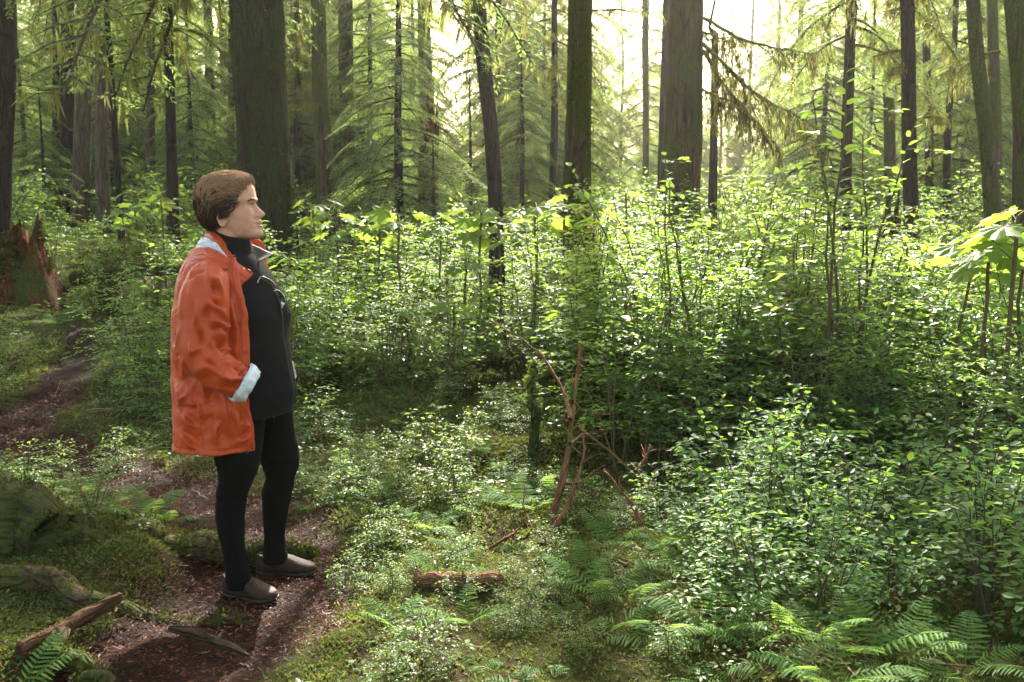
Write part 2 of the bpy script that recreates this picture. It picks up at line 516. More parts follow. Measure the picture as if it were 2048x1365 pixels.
QUAD = np.array([(0, 0, 0), (.45, .5, .05), (1, 0, 0), (.45, -.5, .05)], float); QF = np.array([(0, 1, 2, 3)])
OVAL = np.array([(0, 0, 0), (.28, .30, .07), (.66, .27, .06), (1, 0, -.03), (.66, -.27, .06), (.28, -.30, .07)], float)
OF = np.array([(0, 1, 2, 3), (0, 3, 4, 5)])

# moss: short upright feathery shoots over everything that is not trail
pn = lambda x, y: sstep(-.35, .25, fbm(x * .9 + 4, y * .9, 0, 3, 21)) 
xs, ys, ss = [], [], []
for (n, y0, y1, sz) in ((90000, 2.6, 4.6, .020), (70000, 4.4, 7.5, .030), (40000, 7, 12, .045), (16000, 11, 20, .08)):
    x, y = spread(n, -6 if y1 < 8 else -11, 6 if y1 < 8 else 11, y0, y1, lambda x, y: (.25 + .75 * pn(x, y)) * sstep(-.10, .10, trail_d(x, y) + .13 * noise(x * 5, y * 5, 2)))
    xs.append(x); ys.append(y); ss.append(np.full(len(x), sz))
x, y, sz = map(np.concatenate, (xs, ys, ss))
rep = 4
x = np.repeat(x, rep) + rs.normal(0, 1, len(x) * rep) * np.repeat(sz, rep) * .7
y = np.repeat(y, rep) + rs.normal(0, 1, len(y) * rep) * np.repeat(sz, rep) * .7
sz = np.repeat(sz, rep) * rs.uniform(.6, 1.5, len(x))
d, up = rand_axes(len(x), 1.0, (.1, 1.3))
M = axes(d, up, np.stack([sz, sz * .30, sz], 1))
T = np.stack([x, y, ground(x, y) - .002], 1)
g = Geo().add(*scatter(QUAD, QF, M, T))
o = g.obj('moss', M_MOSS, smooth=False); tag(o, 'yellow green feathery moss carpeting the forest floor', 'moss', None, 'stuff')

# reddish needle litter and bark chips, thick on the trail
x, y = spread(260000, -5, 4, 2.4, 8, lambda x, y: .14 + .86 * sstep(.12, -.12, trail_d(x, y) + .12 * noise(x * 4, y * 4, 6)))
n = len(x); sz = (.008 + .018 * rs.uniform(0, 1, n) ** 2) * (1 + .1 * y)
d, up = rand_axes(n, .5, (-.15, .35))
M = axes(d, up, np.stack([sz, sz * rs.uniform(.15, .35, n), sz], 1))
T = np.stack([x, y, ground(x, y) + rs.uniform(.012, .032, n)], 1)
g = Geo().add(*scatter(QUAD, QF, M, T))
o = g.obj('needle_litter', M_LITTER, smooth=False); tag(o, 'reddish brown needles and bark chips strewn over the trail', 'litter', None, 'stuff')

# low herbs: little rosettes of oval leaves
xs, ys, ss = [], [], []
for (n, y0, y1, s0) in ((1500, 2.6, 5.0, .022), (2600, 4.6, 8.0, .032), (3600, 7.5, 13, .05), (3600, 12, 24, .09)):
    X = 3.5 if y1 < 6 else (6 if y1 < 9 else (9 if y1 < 14 else 16))
    x, y = spread(n, -X, X, y0, y1, lambda x, y: (.15 + .85 * sstep(-.1, .5, fbm(x * 1.1, y * 1.1, 7, 3, 33))) * sstep(0, .15, trail_d(x, y)))
    xs.append(x); ys.append(y); ss.append(np.full(len(x), s0))
x, y, sz = map(np.concatenate, (xs, ys, ss))
rep = 7
ht = rs.uniform(.5, 3.0, len(x)) * sz
x2 = np.repeat(x, rep); y2 = np.repeat(y, rep); s2 = np.repeat(sz, rep); h2 = np.repeat(ht, rep) * rs.uniform(.5, 1.1, len(x2))
a = rs.uniform(0, 2 * math.pi, len(x2))
d = np.stack([np.cos(a), np.sin(a), rs.uniform(-.25, .35, len(a))], 1)
up = np.stack([rs.normal(0, .3, len(a)), rs.normal(0, .3, len(a)), np.ones(len(a))], 1)
off = rs.uniform(.1, 1.3, len(a)) * s2
M = axes(d, up, s2 * rs.uniform(.7, 1.3, len(a)))
T = np.stack([x2 + np.cos(a) * off, y2 + np.sin(a) * off, ground(x2, y2) + h2 + .005], 1)
g = Geo().add(*scatter(OVAL, OF, M, T))
o = g.obj('ground_cover', M_HERB, smooth=False); tag(o, 'low leafy herbs scattered across the mossy forest floor', 'ground cover', None, 'stuff')

# fallen twigs and sticks, too many to count
g = Geo()
x, y = spread(420, -4, 5, 2.6, 8.5, lambda x, y: .35 + .65 * sstep(-.1, .4, fbm(x * .8, y * .8, 2, 2, 61)))
for a_, b_ in zip(x, y):
    l = rs.uniform(.05, .32); an = rs.uniform(0, math.pi); n_ = 7
    tt = np.linspace(-.5, .5, n_)
    px_ = a_ + math.cos(an) * l * tt + rs.normal(0, .006, n_); py_ = b_ + math.sin(an) * l * tt + rs.normal(0, .006, n_)
    P = np.stack([px_, py_, ground(px_, py_) + rs.uniform(.008, .035) + rs.uniform(0, .15) * l * tt], 1)
    g.add(*tube(P, rs.uniform(.0015, .0055) * np.linspace(1, .5, n_), 5))
o = g.obj('twig_litter', M_STICK); tag(o, 'fallen brown twigs lying on moss and trail', 'twigs', None, 'stuff')
# ---------------------------------------------------------------- conifers
rt = np.random.default_rng(5)

def bough_geo(L, up=.25, droop=.5, ql=.06, qw=.016, ntw=34, hang=0.0, wood=.018, wid=.36, sag=.28, bare=.15):
    g = Geo()
    m = 9
    t = np.linspace(0, 1, m)
    ax = np.stack([L * t, .05 * L * noise(t * 3, rt.uniform(0, 99)), L * (up * t - droop * t * t)], 1)
    g.add(*tube(ax, wood * (1 - .85 * t) * (L / 1.5) ** .5 + .002, 4), 1)
    axi = lambda q: np.stack([np.interp(q, t, ax[:, k]) for k in range(3)], -1)
    T, D, U, S = [], [], [], []
    HT, HS = [], []
    for i in range(ntw):
        q = bare + (1 - bare) * (i + rt.uniform(0, .8)) / ntw
        sd = 1 if i % 2 else -1
        l = L * wid * (1 - q) ** .75 * rt.uniform(.65, 1.1) + .10 * L ** .5
        an = R(rt.uniform(45, 66)) * sd
        b = axi(q)
        n = max(3, int(l / (ql * .42)))
        sp = (np.arange(n) + .5) / n
        dirv = np.array([math.cos(an), math.sin(an), 0])
        p = b + sp[:, None] * l * dirv + np.array([0, 0, -1]) * (sag * l * sp ** 2)[:, None]
        p = p + rt.normal(0, ql * .12, p.shape)
        for s2 in (-1, 1):
            a2 = an + s2 * R(rt.uniform(30, 50))
            dd = np.stack([np.full(n, math.cos(a2)), np.full(n, math.sin(a2)), -sag * 1.6 * sp - .1 + rt.normal(0, .15, n)], 1)
            T.append(p); D.append(dd)
            U.append(np.stack([rt.normal(0, .35, n), rt.normal(0, .35, n), np.ones(n)], 1))
            S.append(ql * rt.uniform(.7, 1.35, n) * (1 - .35 * sp))
        if l > .15:
            g.add(*tube(np.stack([b, b + dirv * l * .5 + (0, 0, -sag * l * .25), b + dirv * l * .9 + (0, 0, -sag * l * .8)]), [wood * .28, wood * .2, .0015], 3), 1)
        if hang and rt.uniform() < hang:
            HT.append(b + dirv * l * rt.uniform(.1, .7) + (0, 0, -sag * l * .2)); HS.append(rt.uniform(.06, .24) * L ** .5)
    T, D, U, S = (np.concatenate(q) for q in (T, D, U, S))
    M = axes(D, U, np.stack([S, S * qw / ql * .95, S], 1))
    g.add(*scatter(QUAD, QF, M, T), 0)
    if hang:
        k = int(10 * hang * L)
        for q in rt.uniform(.05, .9, k):
            HT.append(axi(q)); HS.append(rt.uniform(.05, .22) * L ** .5)
        HT = np.array(HT); HS = np.array(HS)
        rep = 5
        HT = np.repeat(HT, rep, 0) + rt.normal(0, .018, (len(HT) * rep, 3)); HS = np.repeat(HS, rep) * rt.uniform(.5, 1.1, len(HT))
        d = np.stack([rt.normal(0, .12, len(HT)), rt.normal(0, .12, len(HT)), -np.ones(len(HT))], 1)
        u = np.stack([rt.normal(0, 1, len(HT)), rt.normal(0, 1, len(HT)), np.zeros(len(HT))], 1)
        g.add(*scatter(QUAD, QF, axes(d, u, np.stack([HS, HS * .05 + .007, HS], 1)), HT), 2)
    return g

def rotz(a):
    c, s = math.cos(a), math.sin(a)
    return np.array([(c, -s, 0), (s, c, 0), (0, 0, 1)])
def roty(a):
    c, s = math.cos(a), math.sin(a)
    return np.array([(c, 0, s), (0, 1, 0), (-s, 0, c)])

B_FINE = [bough_geo(1.3, .10, .42, .050, .013, 40, hang=0.0) for _ in range(4)]                    # young hemlock sprays
B_MED = [bough_geo(2.0, .15, .55, .060, .015, 36, hang=.5, wood=.022) for _ in range(4)]           # mossy spruce boughs
B_BIG = [bough_geo(2.4, .12, .50, .16, .045, 30, hang=.35, wood=.024) for _ in range(4)]           # for far trees
B_NEAR = [bough_geo(1.9, .10, .60, .055, .014, 44, hang=.8, wood=.020, sag=.5) for _ in range(3)]  # drooping, near

def crown_geo(protos, z0, z1, r0, r1, n, L0, tilt=(0, .25), trunk_r=.1, power=1.0, az=None):
    g = Geo()
    for i in range(n):
        q = (i + rt.uniform(0, 1)) / n
        z = z0 + (z1 - z0) * q ** power
        r = (r0 + (r1 - r0) * q) * rt.uniform(.7, 1.15)
        a = (i * 2.39996 + rt.uniform(-.5, .5)) if az is None else rt.uniform(*az)
        M = rotz(a) @ roty(rt.uniform(*tilt)) @ np.diag([1, rt.choice([-1, 1]), 1])
        g.put(protos[rt.integers(len(protos))], M, (trunk_r * math.cos(a), trunk_r * math.sin(a), z), r / L0)
    return g

def limb_geo(zs, lens, r=.02, trunk_r=.15, down=.15, moss=True, forks=2, azs=None, hang=1.0):
    """bare dead limbs with moss sleeves and hanging moss"""
    out_ = []
    for i, (z, L) in enumerate(zip(zs, lens)):
        g = Geo(); HT = []
        a = rt.uniform(0, 2 * math.pi) if azs is None else azs[i]
        pts = [np.array([trunk_r * math.cos(a) * .8, trunk_r * math.sin(a) * .8, z])]
        n = 6
        for k in range(1, n + 1):
            t = k / n
            pts.append(np.array([math.cos(a) * (trunk_r + L * t), math.sin(a) * (trunk_r + L * t), z + L * (.12 * t - down * t * t * 2)]) + rt.normal(0, .035 * L, 3) * t)
        P = resample(pts, 16)
        rr = r * (L ** .5) * np.linspace(1, .25, 16) * (1 + .35 * noise(np.arange(16) * .7, i * 3.1))
        g.add(*tube(P, rr, 6), 0)
        for f in range(forks):
            k = rt.integers(5, 14); q = P[k]
            dv = unit(P[k] - P[k - 1]) + rt.normal(0, .5, 3) + (0, 0, -.3); dv = unit(dv)
            l = L * rt.uniform(.2, .45)
            Q = resample([q, q + dv * l * .5 + rt.normal(0, .04 * L, 3), q + dv * l + (0, 0, -.12 * l)], 7)
            g.add(*tube(Q, rr[k] * np.linspace(.7, .2, 7), 5), 0)
            HT += list(Q[1:])
        HT += list(P[2:]) + list(P[3:15])
        out_.append(g)
        if not moss: continue
        HT = np.repeat(np.array(HT), 5, 0); HT = HT + rt.normal(0, .02, HT.shape)
        HS = rt.uniform(.03, .18, len(HT)) * hang * (rt.uniform(0, 1, len(HT)) ** .8 + .2)
        d = np.stack([rt.normal(0, .15, len(HT)), rt.normal(0, .15, len(HT)), -np.ones(len(HT))], 1)
        u = np.stack([rt.normal(0, 1, len(HT)), rt.normal(0, 1, len(HT)), np.zeros(len(HT))], 1)
        g.add(*scatter(QUAD, QF, axes(d, u, np.stack([HS, HS * .06 + .007, HS], 1)), HT), 1)
    return out_

def trunk_geo(P, r, k=28, rough=.05, seed=0, flare=.5, buttress=5, fine=.03):
    """P from the base up; ridged bark and a flared, buttressed foot"""
    P = np.asarray(P, float); m = len(P)
    a = np.arange(k) * 2 * math.pi / k
    zz = P[:, 2] - P[0, 2]
    rr = np.asarray(r, float)[:, None] * np.ones((1, k))
    ca, sa = np.cos(a)[None], np.sin(a)[None]
    s0 = np.mean(r)
    fine = fine * (1 + 12 * max(0, rough - .05))
    rr = rr * (1 + rough * fbm(ca * 1.6 + seed, sa * 1.6, zz[:, None] * .8, 3, seed) + fine * noise(ca * k * .22 + seed, sa * k * .22, zz[:, None] * 2.2, seed + 1))
    fl = np.exp(-np.maximum(zz, 0) / (s0 * 2.6 + .05))[:, None]
    rr = rr * (1 + flare * fl * (1 + .55 * np.cos(a * buttress + seed)[None] + .4 * noise(ca * 2, sa * 2, 0, seed + 4)))
    return tube(P, rr, k)

LAND = {}      # landmark name -> picture column of a main tree
def add_tree(name, label, Y, trace, mat, H=20.0, k=26, rough=.05, flare=.45, crown=None, limbs=None, cname='crown', rows=70, extra=None, crown_mats=None, seed=None, group=None, moss_fuzz=0):
    """trace: (column, row, width) down the trunk in the photograph, turned into world metres at distance Y"""
    seed = seed if seed is not None else int(rt.integers(1000))
    pts = np.array([list(at(px, py, Y)) + [.5 * wpx / FPX * math.hypot(Y, .0) * 1.0] for px, py, wpx in trace])
    pts = pts[np.argsort(pts[:, 2])]
    x0 = pts[0, 0]
    zb = gz(x0, Y) - .12
    if pts[0, 2] > zb:
        pts = np.vstack([[pts[0, 0] - (pts[min(1, len(pts) - 1), 0] - pts[0, 0]) * .1, Y, zb, pts[0, 3] * 1.02], pts])
    top = pts[-1]; sl = (pts[-1, 0] - pts[-2, 0]) / (pts[-1, 2] - pts[-2, 2])
    zt = zb + H
    if zt > top[2] + .5:
        pts = np.vstack([pts, [top[0] + sl * 1.5, Y, top[2] + 1.5, top[3] * .93], [top[0] + sl * 2.5 + .15 * rt.normal(), Y, (top[2] + zt) / 2, top[3] * .6], [top[0] + sl * 3, Y, zt, .02]])
    zr = pts[0, 2] + (pts[-1, 2] - pts[0, 2]) * np.linspace(0, 1, rows) ** 1.8
    P = np.stack([np.interp(zr, pts[:, 2], pts[:, 0]), np.full(rows, float(Y)), zr], 1)
    P[:, 0] += .012 * noise(zr * .9, seed); P[:, 1] += .02 * noise(zr * .7, seed + 9)
    r = np.interp(zr, pts[:, 2], pts[:, 3])
    base = np.array([P[0, 0], Y, zb + .12])
    root = thing(name, label, 'tree', base, group)
    V, F = trunk_geo(P - base, r, k, rough, seed, flare)
    Geo().add(V, F).obj('trunk', mat, root)
    if crown is not None:
        if isinstance(crown, Geo): crown = crown.mesh(cname, crown_mats or [M_NEEDLE, M_TWIG, M_HANG], False)
        c = bpy.data.objects.new(cname, crown[0] if isinstance(crown, tuple) else crown); COL.objects.link(c); c.parent = root
        if isinstance(crown, tuple): c.location = (0, 0, crown[1])
    if limbs is not None:
        for lg in limbs: lg.obj('limb', [M_LIMB, M_HANG], root)
    if moss_fuzz:
        ii = rt.integers(2, rows - 12, moss_fuzz); q = rt.uniform(0, 2 * math.pi, moss_fuzz)
        keep = fbm(np.cos(q) * 1.2, np.sin(q) * 1.2, P[ii, 2] * 1.3, 3, seed) > .05
        ii, q = ii[keep], q[keep]
        nrm = np.stack([np.cos(q), np.sin(q), np.zeros(len(q))], 1)
        T = P[ii] - base + nrm * (r[ii] * 1.0)[:, None] + np.stack([0 * q, 0 * q, rt.uniform(-.06, .06, len(q))], 1)
        d = nrm * .8 + rt.normal(0, .5, nrm.shape) + (0, 0, -.6)
        sz = rt.uniform(.012, .06, len(q))
        Geo().add(*scatter(QUAD, QF, axes(d, rt.normal(0, 1, nrm.shape), np.stack([sz, sz * .5, sz], 1)), T)).obj('moss', M_TRUNKMOSS, root, smooth=False)['kind'] = 'stuff'
    LAND[name + str(len(LAND))] = (trace[0][0], label)
    return root
M_TRUNKMOSS = leaf_mat('trunk_moss', [(0, (.010, .013, .004)), (1, (.050, .058, .012))], (.22, .24, .04), rough=.9, spec=.03, tf=.2)

def limbs_at(zs, L=(.5, 1.3), **kw):
    return limb_geo(list(zs), list(rt.uniform(L[0], L[1], len(zs))), **kw)
U = lambda a, b, n: rt.uniform(a, b, n)

POOL = [crown_geo(B_MED, 0, 14, 2.4, .6, 46, 2.0, (.0, .35)).mesh('crown', [M_NEEDLE, M_TWIG, M_HANG], False) for _ in range(5)]
POOL_THIN = [crown_geo(B_MED, 0, 14, 2.2, .6, 17, 2.0, (.05, .4)).mesh('crown', [M_NEEDLE, M_TWIG, M_HANG], False) for _ in range(4)]
def HC(n=46, z0=4.6, z1=19, r0=2.4, r1=.6):
    """a crown starting z0 metres up, from a few shared shapes"""
    pool = POOL if n >= 40 else POOL_THIN
    return pool[int(rt.integers(len(pool)))], z0

# ---- the trunks that can be told apart, left to right
add_tree('spruce_tree', 'dark rough spruce trunk cut by the left edge of the view', 11.5, [(8, 0, 44), (4, 250, 46), (-2, 480, 50), (-4, 560, 56)], M_BARK_DARK, crown=HC(44, 4.6), limbs=limbs_at(U(2.6, 5.5, 5), (.6, 1.6)))
add_tree('spruce_tree', 'thin dark spruce trunk just right of the red rotten stump', 22, [(112, 150, 14), (110, 520, 17)], M_BARK_DARK, crown=HC(40, 6), limbs=limbs_at(U(2.2, 6, 6)))
add_tree('spruce_tree', 'blackish spruce trunk close behind the brown-grey one', 21, [(135, 100, 24), (133, 520, 29)], M_BARK_DARK, crown=HC(40, 5.2), limbs=limbs_at(U(2.2, 6, 5)))
add_tree('spruce_tree', 'thick brown-grey spruce trunk with pale lit bark at left', 18, [(172, 0, 31), (165, 250, 32), (161, 400, 33), (162, 515, 40)], M_BARK_GREY, crown=HC(46, 5.5), limbs=limbs_at(U(2.2, 6, 8), (.5, 1.5)))
add_tree('spruce_tree', 'thin pale trunk squeezed behind the thick brown-grey spruce', 26, [(184, 150, 13), (183, 510, 15)], M_BARK_GREY, crown=HC(36, 7), limbs=limbs_at(U(3, 7, 5)))
add_tree('spruce_tree', 'slender purplish spruce with a mossy flared foot', 16, [(203, 0, 23), (204, 300, 24), (205, 430, 27), (203, 505, 38)], M_BARK_GREY, crown=HC(46, 4.9), limbs=limbs_at(U(2.0, 5.5, 9), (.5, 1.6)), flare=.6)
add_tree('spruce_tree', 'very thin distant trunk second left of the reddish slender one', 30, [(264, 200, 13), (266, 490, 15)], M_BARK_BROWN, crown=HC(36, 7), limbs=limbs_at(U(3, 8, 6)))
add_tree('spruce_tree', 'slender reddish-grey spruce left of the dark straight one', 20, [(301, 0, 15), (302, 250, 17), (303, 490, 20)], M_BARK_GREY, crown=HC(42, 5.6), limbs=limbs_at(U(2.2, 6, 8)))
zk = 14
add_tree('spruce_tree', 'straight dark spruce with a knobbly mossy limb, left of the woman', zk, [(333, 0, 18), (340, 250, 20), (345, 400, 23), (350, 500, 26)], M_BARK_DARK, crown=HC(44, 4.7),
         limbs=limb_geo([3.02, 4.3, 4.2, 4.5, 3.6], [1.0, 1.2, 1.5, 1.3, .5], .034, .10, .38, azs=[-.25, 3.3, .5, 2.8, -1.5], forks=4, hang=.5))
add_tree('spruce_tree', 'mid-grey spruce trunk rising above the woman\'s hair', 25, [(415, 0, 17), (420, 250, 18), (423, 470, 20)], M_BARK_GREY, crown=HC(40, 6.5), limbs=limbs_at(U(2.5, 8, 9), (.6, 1.8)))
add_tree('spruce_tree', 'thin trunk hugging the left side of the big mossy spruce', 23, [(462, 60, 11), (463, 480, 14)], M_BARK_BROWN, crown=HC(38, 6.5), limbs=limbs_at(U(2.5, 7, 5)))
BIG = add_tree('spruce_tree', 'massive dark mossy spruce trunk right behind the woman', 10.6, [(512, 0, 98), (521, 200, 98), (530, 350, 102), (537, 500, 106), (542, 620, 112)], M_BARK_BIG, H=26, k=96, rough=.075, rows=220,
         crown=crown_geo(B_MED, 4.3, 24, 3.4, 1.0, 80, 2.0, (.05, .4), .25, 1.7), limbs=limbs_at(U(3.3, 4.6, 4), (.6, 1.2), trunk_r=.27), moss_fuzz=13000, flare=.35)
add_tree('spruce_tree', 'dark mossy spruce trunk just left of the pale green hemlock', 17, [(636, 0, 28), (641, 200, 31), (650, 350, 37), (660, 460, 42), (662, 520, 48)], M_BARK_MOSS, crown=HC(42, 5.2), limbs=limbs_at(U(2.2, 5, 7), (.5, 1.2)), moss_fuzz=2500)
add_tree('spruce_tree', 'thin shaded trunk low beside the big mossy spruce', 24, [(616, 300, 14), (617, 480, 16)], M_BARK_DARK, crown=HC(30, 6.5))
add_tree('spruce_tree', 'grey scaly spruce trunk showing above the hemlock boughs', 21, [(690, 0, 28), (694, 200, 27), (700, 460, 30)], M_BARK_GREY, crown=HC(42, 6.2), limbs=limbs_at(U(3.5, 6, 7)))
add_tree('spruce_tree', 'tall grey trunk behind the hemlock\'s right side', 22, [(848, 0, 25), (852, 150, 26), (858, 460, 30)], M_BARK_GREY, crown=HC(30, 6.6), limbs=limbs_at(U(3.5, 7, 6)))
add_tree('leaning_tree', 'narrow black trunk leaning left against the bright sky', 10.2, [(957, 0, 27), (970, 150, 29), (981, 260, 29), (989, 380, 29), (992, 550, 32), (992, 600, 34)], M_BARK_DARK, crown=HC(14, 6.5), limbs=limb_geo([3.2, 2.4, 3.4], [.3, .25, .35], .03, .07, .1, hang=.8, forks=1), flare=.2, moss_fuzz=900)
add_tree('spruce_tree', 'thin dead trunk beside the black leaning one', 24, [(997, 60, 12), (995, 300, 13), (996, 460, 14)], M_BARK_DARK, H=9, limbs=limbs_at(U(3, 8, 8), (.4, 1.2)))
add_tree('spruce_tree', 'thin twiggy spruce left of the half mossy trunk', 21, [(1110, 0, 11), (1109, 200, 13), (1106, 390, 16)], M_BARK_DARK, H=15, crown=crown_geo(B_MED, 3.4, 13, 1.7, .4, 36, 2.0, (.1, .45), .06), limbs=limbs_at(U(2, 8, 20), (.3, 1.0), r=.014))
add_tree('spruce_tree', 'tall straight trunk mossy on its left half, bare right', 16.5, [(1160, 0, 46), (1158, 200, 48), (1154, 320, 52), (1149, 415, 58)], M_BARK_MOSS, H=24, k=40, rows=90, crown=HC(32, 6.8), limbs=limb_geo([3.9, 3.0], [1.0, .4], .025, .2, .05, azs=[.1, 2.5]), moss_fuzz=5000, flare=.3)
BROWN = add_tree('spruce_tree', 'big brown furrowed trunk with drooping mossy boughs', 14.5, [(1373, 0, 66), (1370, 150, 68), (1364, 300, 76), (1357, 420, 82)], M_BARK_BROWN, H=25, k=56, rows=110, crown=HC(24, 7.2), limbs=None, flare=.3)
add_tree('spruce_tree', 'purple-dark trunk half hidden by the big brown one', 19, [(1332, 160, 22), (1326, 400, 26)], M_BARK_DARK, crown=HC(30, 7))
add_tree('spruce_tree', 'spindly dead trunk standing in the bright clearing', 27, [(1290, 120, 11), (1293, 410, 13)], M_BARK_BROWN, H=8, limbs=limbs_at(U(1.5, 7, 16), (.4, 1.4), r=.016))
add_tree('spruce_tree', 'short dark stem just right of the big brown trunk', 17, [(1428, 250, 15), (1426, 420, 18)], M_BARK_DARK, H=4.4, limbs=limbs_at(U(2, 4, 4), (.3, .6)))
add_tree('spruce_tree', 'straight slim dark trunk right of the leafy tall shoots', 12.5, [(1815, 0, 27), (1818, 250, 27), (1820, 400, 28), (1822, 510, 30)], M_BARK_DARK, H=20, crown=HC(34, 5.2), limbs=limb_geo([3.6, 2.9, 3.1, 2.3], [.35, .3, .5, .3], .035, .09, .1, azs=[2.9, 3.3, 2.6, .2], hang=.8), moss_fuzz=900)
add_tree('spruce_tree', 'thin broken trunk between the slim dark and leaning trunks', 20, [(1852, 70, 14), (1856, 240, 16), (1858, 460, 18)], M_BARK_DARK, H=6.6, limbs=limbs_at(U(2.5, 6, 7), (.5, 1.3)))
add_tree('spruce_tree', 'thin dark trunk beside a mossy snag left of the slim one', 19, [(1780, 360, 22), (1782, 480, 28)], M_BARK_MOSS, H=3.0, limbs=limbs_at(U(1, 2.6, 4), (.3, .6)))
add_tree('leaning_tree', 'dark mossy trunk curving rightward down at the right side', 12.0, [(1947, 0, 25), (1955, 120, 27), (1968, 230, 29), (1980, 350, 31), (1988, 480, 34)], M_BARK_MOSS, H=19, crown=HC(36, 5.0), limbs=limbs_at(U(2.4, 5, 9), (.3, 1.0)), moss_fuzz=1500)
add_tree('spruce_tree', 'sunlit mossy trunk behind the curving dark one', 17, [(1984, 0, 20), (1990, 200, 22), (1995, 460, 24)], M_BARK_MOSS, crown=HC(36, 5.8), limbs=limbs_at(U(2.2, 6, 10), (.4, 1.2)))
add_tree('spruce_tree', 'thick dark trunk filling the upper right corner', 11.0, [(2036, 0, 48), (2046, 150, 46), (2056, 300, 46), (2060, 480, 50)], M_BARK_BROWN, crown=HC(36, 5.0))
add_tree('spruce_tree', 'dark trunk low at the right edge below the corner trunk', 15, [(2036, 180, 22), (2040, 440, 24)], M_BARK_DARK, crown=HC(36, 6.0))
# drooping mossy boughs of the big brown trunk
def traced_limb(g, pts, r0, Y0, Y1, base, subs, rs_, hangn=1.0):
    P = np.array([at(px, py, Y0 + (Y1 - Y0) * i / (len(pts) - 1)) for i, (px, py) in enumerate(pts)]) - base
    P = resample(P, 26); P += .015 * np.stack([noise(np.arange(26) * .6, rs_), noise(np.arange(26) * .6, rs_ + 5), noise(np.arange(26) * .6, rs_ + 9)], 1)
    rr = r0 * np.linspace(1, .22, 26) * (1 + .3 * noise(np.arange(26) * .8, rs_))
    g.add(*tube(P, rr, 7), 0)
    H = list(P[3:])
    for k in range(subs):
        i = int(4 + 20 * k / subs); q = P[i]; d = unit(P[i + 1] - P[i]) + rt.normal(0, .35, 3) + (0, 0, -.45 - .3 * rt.uniform()); d = unit(d)
        l = rt.uniform(.25, .7) * (1 - .4 * k / subs)
        Q = resample([q, q + d * l * .5 + rt.normal(0, .03, 3), q + d * l + (rt.normal(0, .06), 0, -.10)], 9)
        g.add(*tube(Q, max(.3 * rr[i], .006) * np.linspace(1.3, .5, 9), 5), 0)
        H += list(Q) * 1
        for j in range(3):
            q2 = Q[rt.integers(2, 8)]; d2 = unit(d + rt.normal(0, .6, 3) + (0, 0, -.6))
            Q2 = resample([q2, q2 + d2 * .12, q2 + d2 * .22 + (0, 0, -.05)], 5)
            g.add(*tube(Q2, np.linspace(.006, .003, 5), 4), 0); H += list(Q2)
    H = np.repeat(np.array(H), 4, 0); H = H + rt.normal(0, .02, H.shape)
    S = rt.uniform(.03, .15, len(H)) * hangn * (.3 + rt.uniform(0, 1, len(H)) ** 2)
    d = np.stack([rt.normal(0, .18, len(H)), rt.normal(0, .18, len(H)), -np.ones(len(H))], 1)
    g.add(*scatter(QUAD, QF, axes(d, rt.normal(0, 1, H.shape), np.stack([S, S * .06 + .007, S], 1)), H), 1)

bb = np.array(BROWN.location)
def shoulder(row): return row
for pts, r0, n, y1 in (([(1400, 30), (1475, 75), (1560, 98), (1640, 110)], .030, 7, 13.6), ([(1400, 85), (1455, 135), (1520, 195), (1600, 235), (1650, 275)], .034, 14, 13.0), ([(1400, 175), (1450, 200), (1530, 210)], .024, 7, 13.8),
                       ([(1402, 95), (1450, 170), (1505, 235), (1560, 300)], .028, 12, 13.3), ([(1400, 65), (1440, 75), (1475, 90)], .026, 3, 14.0)):
    g = Geo(); traced_limb(g, pts, r0, 14.4, y1, bb, n, int(rt.integers(99)), 1.2)
    g.obj('bough', [M_LIMB, M_HANG_DARK], BROWN)

def whole_tree(name, label, x, Y, H, crown, mats, mat, r=.1, group=None, cat='tree', limbs=None):
    z = gz(x, Y)
    root = thing(name, label, cat, (x, Y, z), group)
    n = 24; zz = H * np.linspace(0, 1, n)
    P = np.stack([.04 * noise(zz * .5, x), .04 * noise(zz * .5, x + 7), zz - .1], 1)
    V, F = trunk_geo(P, r * (1 - zz / H) ** .8 + .008, 10, .06, int(abs(x * 10)), .3)
    Geo().add(V, F).obj('trunk', mat, root)
    crown.obj('crown', mats, root, smooth=False)
    return root
NM, NP = [M_NEEDLE, M_TWIG, M_HANG], [M_NEEDLE_PALE, M_TWIG, M_HANG]
def colx(px, Y): return at(px, 440, Y)[0]

whole_tree('hemlock_tree', 'pale green feathery young hemlock standing just left of the black leaning trunk', colx(801, 15.5), 15.5, 5.6, crown_geo(B_FINE, .5, 5.5, 1.75, .15, 95, 1.3, (.02, .30), .03), NP, M_BARK_DARK, .075)
whole_tree('hemlock_tree', 'short feathery hemlock sapling beside the red broken snag', colx(868, 14.5), 14.5, 1.9, crown_geo(B_FINE, .4, 1.85, .75, .1, 40, 1.3, (.0, .25), .02), NP, M_BARK_DARK, .03)
whole_tree('hemlock_tree', 'thin-crowned hemlock sapling behind the black leaning trunk', colx(942, 18), 18, 3.4, crown_geo(B_FINE, .5, 3.3, 1.1, .1, 55, 1.3, (.0, .25), .02), NP, M_BARK_DARK, .035)
whole_tree('hemlock_tree', 'blue-green hemlock layered between the leaning and the half mossy trunks', colx(1045, 19), 19, 4.6, crown_geo(B_FINE, .6, 4.5, 1.3, .15, 55, 1.3, (.0, .3), .03), NP, M_BARK_DARK, .05)
whole_tree('hemlock_tree', 'hemlock with drooping dark boughs hanging over the clearing at right', colx(1690, 15), 15, 12, crown_geo(B_NEAR, 3.0, 11, 2.0, .5, 50, 1.9, (.1, .5), .06), NM, M_BARK_DARK, .09)
